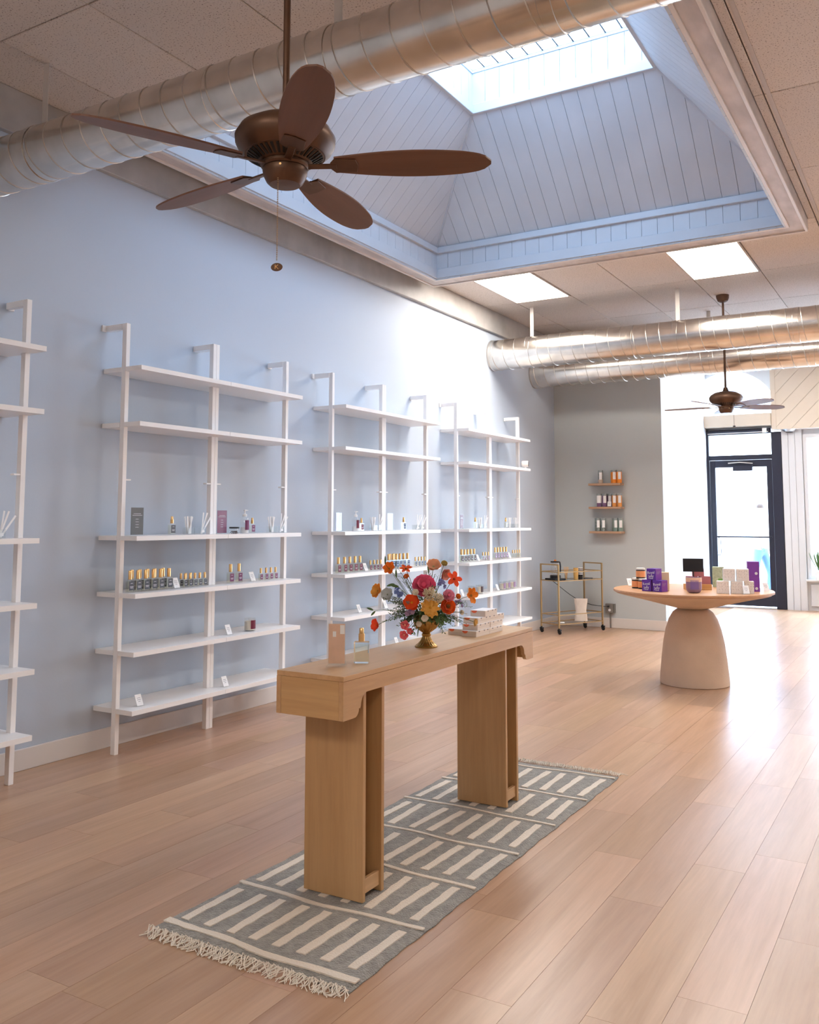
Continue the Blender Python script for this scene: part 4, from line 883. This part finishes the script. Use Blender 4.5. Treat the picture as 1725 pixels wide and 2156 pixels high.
def foliage(label, p, rad, n, m, L=.012, w=.003, seed=1, dirv=(0, 0, 1)):
    r = random.Random(seed); org = Vector((V.x+(p[0]-V.x)*.2, V.y+(p[1]-V.y)*.2, V.z+.115)); t = thing('foliage_sprig', label, 'foliage', org); h = Vector(p)-org
    s = B(); b = B(); base = Vector((0, 0, 0))
    for k in range(n):
        tgt = h+Vector((r.gauss(0, 1), r.gauss(0, 1), r.gauss(0, 1)))*rad*.6+Vector(dirv)*rad*.3; pts = [base.lerp(tgt, q/5)+Vector((0, 0, .018*math.sin(math.pi*q/5))) for q in range(6)]; s.tube(pts, .0007, 4)
        for q in range(16):
            u = .45+.55*q/15; i = min(4, int(u*5)); f = u*5-i; c = pts[i].lerp(pts[i+1], f); d = (pts[i+1]-pts[i]).normalized(); a = r.uniform(0, 6.28); o_ = d.orthogonal(); o_.rotate(Matrix.Rotation(a, 3, d)); e = (o_*.8+d*.5).normalized()*L*r.uniform(.7, 1.2); sd_ = e.cross(d).normalized()*w
            b.add([c, c+e*.5+sd_, c+e, c+e*.5-sd_], [(0, 1, 2, 3)])
    s.out('stems', m_stem, t); stuff(b.out('small_leaves', m, t)); return t
for k, (l, p, rad, n, m, L, w_, dv) in enumerate((('dark feathery sprig hanging at lower right of the bouquet', (2.471, 3.235, .885), .035, 9, m_leaf, .014, .0028, (.7, 0, -.8)), ('fine green sprig at right under the profile cosmos', (2.520, 3.285, .970), .03, 6, m_leaf, .013, .0025, (.8, 0, -.3)),
        ('dark sprig reaching to the lower left', (2.258, 3.133, .905), .035, 8, m_leaf, .014, .0028, (-.7, 0, -.2)), ('silvery dusty sprig at the left', (2.294, 3.138, .967), .045, 12, m_leafg, .011, .003, (0, 0, 0)), ('green leaves left of the vase rim', (2.305, 3.150, .890), .032, 10, m_leaf, .016, .004, (0, 0, -.5)),
        ('deep green leaves under the yellow dahlia', (2.445, 3.190, .918), .035, 12, m_leaf, .017, .004, (0, 0, 0)), ('grey green sprig left of the pink peony', (2.310, 3.185, 1.045), .035, 9, m_leafg, .016, .002, (0, 0, .5)), ('soft grey plume behind the peony', (2.392, 3.245, 1.078), .025, 9, m_leafg, .016, .0015, (0, 0, .6)),
        ('green filler over the vase rim', (2.385, 3.185, .905), .035, 10, m_leaf, .015, .004, (0, 0, 0)), ('green filler behind the deep orange ranunculus', (2.470, 3.25, .93), .04, 10, m_leaf, .016, .004, (0, 0, 0)), ('silver filler at the lower left', (2.305, 3.125, .940), .035, 10, m_leafg, .010, .003, (0, 0, 0)),
        ('green filler in the middle of the bouquet', (2.38, 3.22, 1.0), .05, 14, m_leaf, .016, .004, (0, 0, 0)), ('pale twiggy filler by the cream boxes', (2.505, 3.262, .912), .03, 7, mat('dry pink filler', srgb(206, 180, 160), .8), .006, .0025, (.4, 0, 0)))):
    foliage(l, p, rad, n, m, L, w_, 20+k, dv)

# ------------------------------------------------------------------ round tables
def ped_table(label, x, y, s=1.0):
    t = thing('pedestal_table', label, 'table', (x, y, 0), 0, 'mushroom pedestal tables')
    B().lathe([(0, 0), (.262, 0), (.268, .006), (.266, .05), (.252, .20), (.236, .33), (.215, .43), (.188, .51), (.155, .565), (.125, .588), (.11, .592), (0, .592)], 64).out('base', m_stone, t, smooth=True)
    B().lathe([(0, .592), (.11, .592), (.135, .600), (.28, .636), (.44, .676), (.56, .703), (.597, .713), (.600, .722), (0, .722)], 72).out('bowl', m_stone, t, smooth=True)
    B().lathe([(0, .7225), (.612, .7225), (.620, .727), (.620, .741), (.616, .745), (0, .745)], 96).out('top', m_tab, t, smooth=True); return t
ped_table('round wood topped pedestal table covered with small goods', 2.44, 7.47)
ped_table('second pedestal table cut off by the right picture edge', 3.77, 10.35)
ZT = .7455
def jar(label, x, y, z):
    t = thing('candle_jar', label, 'jar', (x, y, z), 0, 'orange labelled jars'); r = .037
    B().lathe([(0, 0), (r, 0), (r, .010), (0, .010)], 28).out('foot_band', m_black, t, smooth=True)
    B().lathe([(0, .010), (r+.0008, .010), (r+.0008, .060), (0, .060)], 28).out('orange_wrap', mat('orange jar wrap', srgb(240, 160, 104), .6, var=.06, vscale=40), t, smooth=True)
    B().lathe([(0, .060), (r, .060), (r, .068), (0, .068)], 28).out('black_band', m_black, t, smooth=True)
    B().lathe([(0, .068), (r-.002, .068), (r-.002, .080), (r-.006, .083), (0, .083)], 28).out('lid', mat('cream cloth lid', srgb(232, 222, 210), .8, bump=(200, .6)), t, smooth=True)
jar('right orange jar of the bottom pair on the round table', 2.085, 7.31, ZT); jar('left orange jar of the bottom pair on the round table', 2.018, 7.36, ZT); jar('orange jar stacked on top of the other two', 2.062, 7.335, ZT+.0832)
m_pur = mat('royal purple carton', srgb(96, 52, 158), .5); m_pur2 = mat('lighter purple side', srgb(126, 64, 160), .5)
tA, tB = text_mesh('Royal', .030), text_mesh('Jelly', .030)
for me in (tA, tB): me.materials.append(m_ink)
def pbox(label, x, y, z, rz, a=.082, h=.088):
    t = thing('purple_carton', label, 'box', (x, y, z), rz, 'purple cartons'); b = B().box(-a/2, -a/2, 0, a/2, a/2, h).out('carton', m_pur, t, bevel=.001)
    f = B().box(a/2, -a/2+.001, .001, a/2+.0006, a/2-.001, h-.001).out('side_face', m_pur2, t)
    for me, z_ in ((tA, .048), (tB, .02)):
        o = link('lettering', me, t); o.matrix_local = Matrix.Translation((0, -a/2-.0008, z_)) @ Matrix.Rotation(R(90), 4, 'X') @ Matrix.Rotation(R(6), 4, 'Z')
    B().box(-.016, -a/2-.001, .010, .016, -a/2, .014).out('white_bar', m_ink, t)
    q = B()
    for k in range(3): q.box(a/2+.0006, -.028, .062-.008*k, a/2+.0009, .022-.008*k, .065-.008*k)
    q.out('print', m_lab['lilac'], f)
pbox('left purple carton of the bottom pair', 2.190, 7.128, ZT, R(-18)); pbox('right purple carton of the bottom pair', 2.282, 7.096, ZT, R(-18)); pbox('purple carton stacked on the bottom pair', 2.232, 7.118, ZT+.0885, R(-18))
t = thing('cream_carton', 'plain cream carton behind the stacked purple cartons', 'box', (2.292, 7.21, ZT), R(12)); B().box(-.032, -.032, 0, .032, .032, .145).out('carton', mat('plain cream carton', srgb(236, 208, 164), .6), t, bevel=.001)
put_card((1.905, 7.55, ZT), 'white price card at the left rim of the round table', R(-40))
t = thing('large_candle', 'large frosted mauve candle in the middle of the round table', 'candle', (2.535, 7.12, ZT))
B().lathe([(0, 0), (.034, 0), (.046, .006), (.056, .022), (.059, .040), (.059, .118), (.056, .118), (.056, .04), (.04, .012), (0, .010)], 36).out('frosted_glass', mat('frosted mauve glass', srgb(150, 122, 148), .35, var=.05, vscale=5), t, smooth=True)
B().lathe([(.0, .085), (.0555, .085), (.0555, .088), (0, .088)], 30).out('wax', mat('peach wax', srgb(236, 200, 178), .5), t)
B().lathe([(.0593, .085), (.0598, .086), (.0598, .1175), (.0593, .1178)], 36).out('rim_band', mat('peach wax', (1, 1, 1)), t, smooth=True)
l = B(); 
for k in range(7):
    a0, a1 = R(-102+9*k), R(-93+9*k); rr_ = .0598; l.add([(rr_*math.cos(a0), rr_*math.sin(a0), .028), (rr_*math.cos(a1), rr_*math.sin(a1), .028), (rr_*math.cos(a1), rr_*math.sin(a1), .098), (rr_*math.cos(a0), rr_*math.sin(a0), .098)], [(0, 1, 2, 3)])
l.out('paper_label', mat('heather label', srgb(128, 104, 158), .6), t)
t = thing('wood_riser', 'light wooden riser block behind the large candle', 'riser', (2.485, 7.46, ZT), R(28)); B().box(-.10, -.05, 0, .10, .05, .045).out('block', wood('riser wood', srgb(232, 180, 116), 'X', .5), t, bevel=.001)
m_pk = mat('dusty pink carton', srgb(178, 112, 118), .6)
for k, (x, y, z, l) in enumerate(((2.445, 7.445, .0455, 'left dusty pink carton on the wooden riser'), (2.535, 7.485, .0455, 'right dusty pink carton on the wooden riser'), (2.49, 7.465, .1065, 'dusty pink carton stacked above the other two'))):
    t = thing('pink_carton', l, 'box', (x, y, ZT+z), R(26), 'dusty pink cartons'); B().box(-.04, -.035, 0, .04, .035, .0605).out('carton', m_pk, t, bevel=.001)
t = thing('table_sign', 'small black rectangular sign on a thin post on the round table', 'sign', (2.485, 7.33, ZT), R(18))
B().box(-.035, -.03, 0, .035, .03, .006).out('foot', m_black, t); B().cyl((0, 0, .006), (0, 0, .15), .0055, 10).out('post', m_black, t); B().box(-.078, -.005, .148, .078, .005, .252).out('panel', m_black, t, bevel=.0015)
m_sp = mat('speckled white carton', srgb(242, 234, 226), .6, var=.12, vscale=110); m_sp2 = mat('speckled grey side', srgb(222, 224, 232), .6, var=.16, vscale=120)
def wbox(label, x, y, z, rz=R(14), a=.088, h=.092):
    t = thing('patterned_carton', label, 'box', (x, y, z), rz, 'speckled white cartons'); B().box(-a/2, -a/2, 0, a/2, a/2, h).out('carton', m_sp, t, bevel=.001); B().box(-a/2-.0006, -a/2+.001, .001, -a/2, a/2-.001, h-.001).out('side_face', m_sp2, t)
    q = B(); r = random.Random(len(label)*7)
    for k in range(11):
        xx = -.03+.02*(k % 4)+r.uniform(-.003, .003); zz = .072-.022*(k//4); q.tube([(xx, -a/2-.0004, zz), (xx+r.uniform(-.004, .005), -a/2-.0004, zz+r.uniform(.004, .008)), (xx+r.uniform(.002, .007), -a/2-.0004, zz+r.uniform(-.003, .006))], .0008, 4)
    q.out('print', mat('taupe ink', srgb(150, 128, 118), .7), t)
wbox('left speckled carton of the front row', 2.735, 7.20, ZT); wbox('middle speckled carton of the front row', 2.830, 7.235, ZT); wbox('right speckled carton of the front row', 2.912, 7.272, ZT, a=.068)
wbox('left speckled carton of the upper row', 2.775, 7.235, ZT+.0925); wbox('right speckled carton of the upper row', 2.868, 7.262, ZT+.0925)
t = thing('green_carton', 'tall pale green patterned carton at the back left of the speckled ones', 'box', (2.565, 7.86, ZT), R(10)); B().box(-.045, -.045, 0, .045, .045, .165).out('carton', mat('pale green carton', srgb(178, 196, 164), .6, var=.25, vscale=60), t, bevel=.001)
B().box(.0, -.0458, .01, .044, -.045, .07).out('leaf_print', mat('leaf print', srgb(110, 168, 84), .6), t)
for k, (z, l) in enumerate(((0, 'lower tall purple carton at the right of the speckled cartons'), (.1165, 'upper tall purple carton with a round white seal'))):
    t = thing('tall_purple_carton', l, 'box', (2.905, 7.50, ZT+z), R(16), 'tall purple cartons'); B().box(-.043, -.043, 0, .043, .043, .116).out('carton', m_pur2, t, bevel=.001); B().lathe([(0, 0), (.011, 0), (.011, .0006), (0, .0006)], 20).xf(Matrix.Translation((.018, -.043, .025)) @ Matrix.Rotation(R(90), 4, 'X')).out('seal', m_ink, t)
put_card((2.905, 7.19, ZT), 'white price card leaning before the speckled cartons', R(-60)); put_card((2.98, 7.60, ZT), 'price card at the right rim of the round table behind the purple cartons', R(-50))

# ------------------------------------------------------------------ bar cart
ca = Vector((.400, 9.81)); 
ux = Vector((-.283, .08)).normalized(); uy = Vector((.30, .66)).normalized()
ang = math.atan2(uy.y, uy.x)-math.pi/2
cen = (Vector((.117, 9.89))+Vector((.400, 9.81))+Vector((.417, 10.55))+Vector((.704, 10.45)))/4
bcx, bcy = .145, .355
crt = thing('bar_cart', 'slim brass coloured bar cart on black casters in the corner', 'cart', (cen.x, cen.y, 0), ang)
s = .0075
for i, (x, y) in enumerate(((-bcx, -bcy), (bcx, -bcy), (bcx, bcy), (-bcx, bcy))):
    B().box(x-s, y-s, .068, x+s, y+s, .79).out('post', m_brass, crt)
    c = thing('caster', None, None); c.parent = crt; c.location = (x, y, 0); del c['label']; del c['category']
    B().lathe([(0, -.009), (.020, -.009), (.024, -.006), (.024, .006), (.020, .009), (0, .009)], 20).xf(Matrix.Translation((.008, 0, .024)) @ Matrix.Rotation(R(90), 4, 'X')).out('wheel', m_black, c, smooth=True)
    q = B().box(-.016, -.013, .040, .026, .013, .056); q.box(-.012, -.0135, .02, .012, -.0105, .05); q.box(-.012, .0105, .02, .012, .0135, .05); q.box(-.008, -.008, .056, .008, .008, .068); q.out('fork', m_black, c)
def rail(z, sides='abcd', r=.005):
    for k, a in dict(a=(-bcx, -bcy-r, bcx, -bcy+r), c=(-bcx, bcy-r, bcx, bcy+r), b=(bcx-r, -bcy, bcx+r, bcy), d=(-bcx-r, -bcy, -bcx+r, bcy)).items():
        if k in sides: B().box(a[0], a[1], z-r, a[2], a[3], z+r).out('rail', m_brass, crt)
rail(.785, 'ac', .007); rail(.70); rail(.60); rail(.215); rail(.11)
B().box(-bcx+.006, -bcy+.006, .597, bcx-.006, bcy-.006, .603).out('upper_shelf', mat('smoky mirror shelf', (.30, .28, .27), .15, .6), crt)
B().box(-bcx+.006, -bcy+.006, .107, bcx-.006, bcy-.006, .112).out('lower_shelf', m_acr, crt)
CM = Matrix.Translation((cen.x, cen.y, 0)) @ Matrix.Rotation(ang, 4, 'Z')
def onc(x, y, z): return CM @ Vector((x, y, z))
t = thing('coffee_press', 'glass coffee maker with black handle and orange knob on the cart', 'coffee maker', onc(-.03, -.235, .6035), ang)
B().box(-.085, -.085, 0, .085, .085, .018).out('tray', m_black, t, bevel=.003); B().lathe([(0, .018), (.062, .018), (.062, .05), (.056, .055), (0, .055)], 28).out('heater_base', m_black, t, smooth=True)
B().lathe([(0, .056), (.052, .056), (.058, .10), (.054, .15), (.044, .19), (.047, .20), (.045, .20), (.042, .19), (.05, .1), (.03, .06), (0, .06)], 28).out('carafe', m_jarglass, t, smooth=True)
B().lathe([(0, .20), (.054, .20), (.054, .214), (0, .218)], 28).out('lid', m_black, t, smooth=True); B().lathe([(0, .218), (.014, .218), (.014, .232), (0, .234)], 14).out('knob', mat('orange plastic', srgb(236, 140, 60), .5), t, smooth=True)
B().tube([(.045, 0, .208), (.078, 0, .205), (.086, 0, .16), (.084, 0, .08)], [.007, .008, .008, .006], 8).out('handle', m_black, t, smooth=True)
t = thing('stirrer_cup', 'bunch of wooden stir sticks standing beside the coffee maker', 'stir sticks', onc(.02, -.11, .6035))
B().lathe([(0, 0), (.02, 0), (.024, .06), (.022, .06), (.018, .004), (0, .004)], 18).out('cup', m_jarglass, t, smooth=True)
for k in range(11):
    st = B().box(-.0008, -.0028, 0, .0008, .0028, .145).out('stick', mat('stir stick wood', srgb(222, 168, 96), .7), t); st.matrix_local = Matrix.Translation((rnd.uniform(-.01, .01), rnd.uniform(-.01, .01), .004)) @ Matrix.Rotation(R(rnd.uniform(-12, 12)), 4, 'X') @ Matrix.Rotation(R(rnd.uniform(-12, 12)), 4, 'Y')
def cups(label, loc, ms, n=10, nm='paper_cup'):
    t = thing('cup_stack', label, 'cups', loc)
    for k in range(n):
        B().lathe([(0, 0), (.024, 0), (.028, .05), (.0295, .05), (.0295, .053), (.027, .053), (0, .053)], 22).out('cup', ms[k % len(ms)], t, smooth=True, loc=(0, 0, k*.0088))
m_kr = mat('kraft cup', srgb(226, 180, 108), .7); m_bk = mat('black cup', srgb(40, 36, 36), .6)
cups('stack of tan paper cups on the cart', onc(.03, .04, .6035), [m_kr]); cups('stack of black and white paper cups on the cart', onc(.03, .115, .6035), [m_bk, m_paper])
t = thing('pouch_bag', 'white stand up pouch on the lower shelf of the cart', 'bag', onc(.03, .115, .1155), R(18))
b = B(); n = 14
for i in range(n+1):
    z = i/n; w_ = .064+.012*abs(z-.45)*2; d_ = .034*(1-z)**.6+.002; r = .26
    for k in range(20):
        a = 2*math.pi*k/20; ca_, sa_ = math.cos(a), math.sin(a); b.v.append((w_*math.copysign(abs(ca_)**.5, ca_)+.003*math.sin(z*9+k), d_*math.copysign(abs(sa_)**.7, sa_)+.002*math.sin(z*17+k*2), z*r))
for i in range(n):
    for k in range(20): b.f.append((i*20+k, i*20+(k+1) % 20, (i+1)*20+(k+1) % 20, (i+1)*20+k))
b.f.append(tuple(range(20))[::-1]); b.f.append(tuple(n*20+k for k in range(20))); b.out('pouch', mat('matte white pouch', srgb(226, 214, 202), .7), t, smooth=True)
B().lathe([(0, 0), (.004, 0), (.004, .001), (0, .001)], 10).xf(Matrix.Translation((0, -.0115, .215)) @ Matrix.Rotation(R(90), 4, 'X')).out('valve', m_dark, t)
t = thing('small_cup_lid', 'small white lid lying on the lower shelf of the cart', 'cup lid', onc(.04, -.21, .1125)); B().lathe([(0, 0), (.034, 0), (.034, .004), (.028, .008), (0, .008)], 24).out('disc', m_paper, t, smooth=True)  # the white disc is a small cup lid
# spoon / tongs on shelf
tag(B().tube([onc(.0, .20, .608), onc(.03, .25, .609), onc(.05, .30, .608)], .004, 6).out('tongs', m_black), 'dark small tongs lying at the right end of the cart top', 'tongs')
# outlet + cord
t = thing('outlet_box', 'grey surface mounted outlet box with conduit on the far wall', 'outlet', (.69, 10.73, .235))
mg = mat('grey metal box', srgb(140, 134, 128), .5, .3)
B().box(-.05, -.045, -.055, .05, 0, .055).out('box', mg, t, bevel=.004); B().box(.058, -.05, -.05, .066, -.0, .055).out('cover_flap', mg, t)
B().cyl((.005, -.018, -.055), (.005, -.018, -.234), .009, 12).out('conduit', mg, t, smooth=True); B().cyl((.005, -.0455, -.02), (.005, -.049, -.02), .016, 18).out('socket', m_paper, t); B().cyl((-.006, -.046, .024), (-.006, -.075, .024), .011, 12).out('plug', m_black, t)
p0 = Vector((.684, 10.65, .26)); p1 = onc(-.10, -.22, .590)
pts = [p0]+[p0.lerp(p1, k/10)+Vector((.0, .02, -.16*math.sin(math.pi*k/10)*.55)) for k in range(1, 10)]+[p1]
tag(B().tube(pts, .0035, 6).out('power_cord', m_black, smooth=True), 'black power cord sagging from the cart to the wall outlet', 'cord')

# ------------------------------------------------------------------ floating shelves and canisters
m_fs = wood('floating shelf wood', srgb(204, 166, 136), 'X', .5, .88)
def can(label, x, z, body, foot, y=10.62):
    t = thing('tea_canister', label, 'canister', (x, y, z), 0, 'tall canisters on the floating shelves'); r = .029
    B().lathe([(0, 0), (r, 0), (r, .045), (0, .045)], 24).out('lower_wrap', foot, t, smooth=True); B().lathe([(0, .045), (r, .045), (r, .135), (0, .135)], 24).out('side_wrap', body, t, smooth=True)
    l = B()
    for k in range(6):
        a0, a1 = R(-104+12*k), R(-92+12*k); rr_ = r+.0006; l.add([(rr_*math.cos(a0), rr_*math.sin(a0), .045), (rr_*math.cos(a1), rr_*math.sin(a1), .045), (rr_*math.cos(a1), rr_*math.sin(a1), .132), (rr_*math.cos(a0), rr_*math.sin(a0), .132)], [(0, 1, 2, 3)])
    l.out('paper_label', m_paper, t)
    B().lathe([(r-.002, .135), (r, .135), (r, .158), (0, .16), (0, .156), (r-.002, .155)], 24).out('clear_lid', mat('grey clear lid', srgb(150, 158, 158), .2), t, smooth=True)
mo = mat('bright orange wrap', srgb(240, 140, 40), .5); mpp = mat('dusty purple wrap', srgb(120, 88, 120), .6); mga = mat('black white pattern wrap', srgb(140, 150, 146), .6, var=.75, vscale=90); mgn = mat('sage wrap', srgb(128, 146, 136), .6); mam = mat('amber wrap', srgb(224, 150, 76), .5)
for k, (z, n) in enumerate(((1.742, 'top'), (1.458, 'middle'), (1.162, 'bottom'))):
    t = thing('floating_shelf', '%s small wooden shelf of three on the far wall' % n, 'shelf', (.69, 10.73, z)); B().box(-.20, -.15, -.026, .20, -.001, 0).out('board', m_fs, t, bevel=.001)
can('lone black and white canister on the top floating shelf', .634, 1.7425, mga, mat('cream brown wrap', srgb(200, 180, 160), .6)); can('left orange canister on the top floating shelf', .805, 1.7425, mo, mo); can('right orange canister on the top floating shelf', .868, 1.7425, mo, mo); can('orange canister half hidden behind on the top shelf', .772, 1.7425, mo, mo, 10.685)
can('left white and purple canister on the middle shelf', .612, 1.4585, m_paper, mpp); can('second white and purple canister on the middle shelf', .680, 1.4585, mpp, mpp); can('purple canister behind the price card on the middle shelf', .722, 1.4585, mpp, mpp, 10.685); can('left amber canister on the middle shelf', .801, 1.4585, mam, mam); can('right amber canister on the middle shelf', .865, 1.4585, mam, mam)
put_card((.742, 10.61, 1.4585), 'price card on the middle floating shelf', R(-80))
can('left patterned canister on the bottom shelf', .594, 1.1625, mga, mga); can('second patterned canister on the bottom shelf', .660, 1.1625, mga, mga); can('patterned canister at the back of the bottom shelf', .560, 1.1625, mga, mga, 10.685)
can('left sage canister on the bottom shelf', .812, 1.1625, mgn, mgn); can('right sage canister on the bottom shelf', .872, 1.1625, mgn, mgn); can('sage canister at the back of the bottom shelf', .775, 1.1625, mgn, mgn, 10.685)

# ------------------------------------------------------------------ plant by the window
t = thing('potted_plant', 'green leafy plant on the window sill at the right picture edge', 'plant', (2.68, 14.05, .445))
B().lathe([(0, 0), (.06, 0), (.075, .12), (.07, .12), (.055, .01), (0, .01)], 24).out('pot', m_paper, t, smooth=True)
me = petal_mesh(.30, .035, .25, 'leaf', tip=.5); me.materials.append(m_leaf)
for k in range(26):
    o = link('leaf', me, t); o.matrix_local = Matrix.Translation((0, 0, .11)) @ Matrix.Rotation(k*2.4, 4, 'Z') @ Matrix.Rotation(R(-rnd.uniform(35, 85)), 4, 'Y')
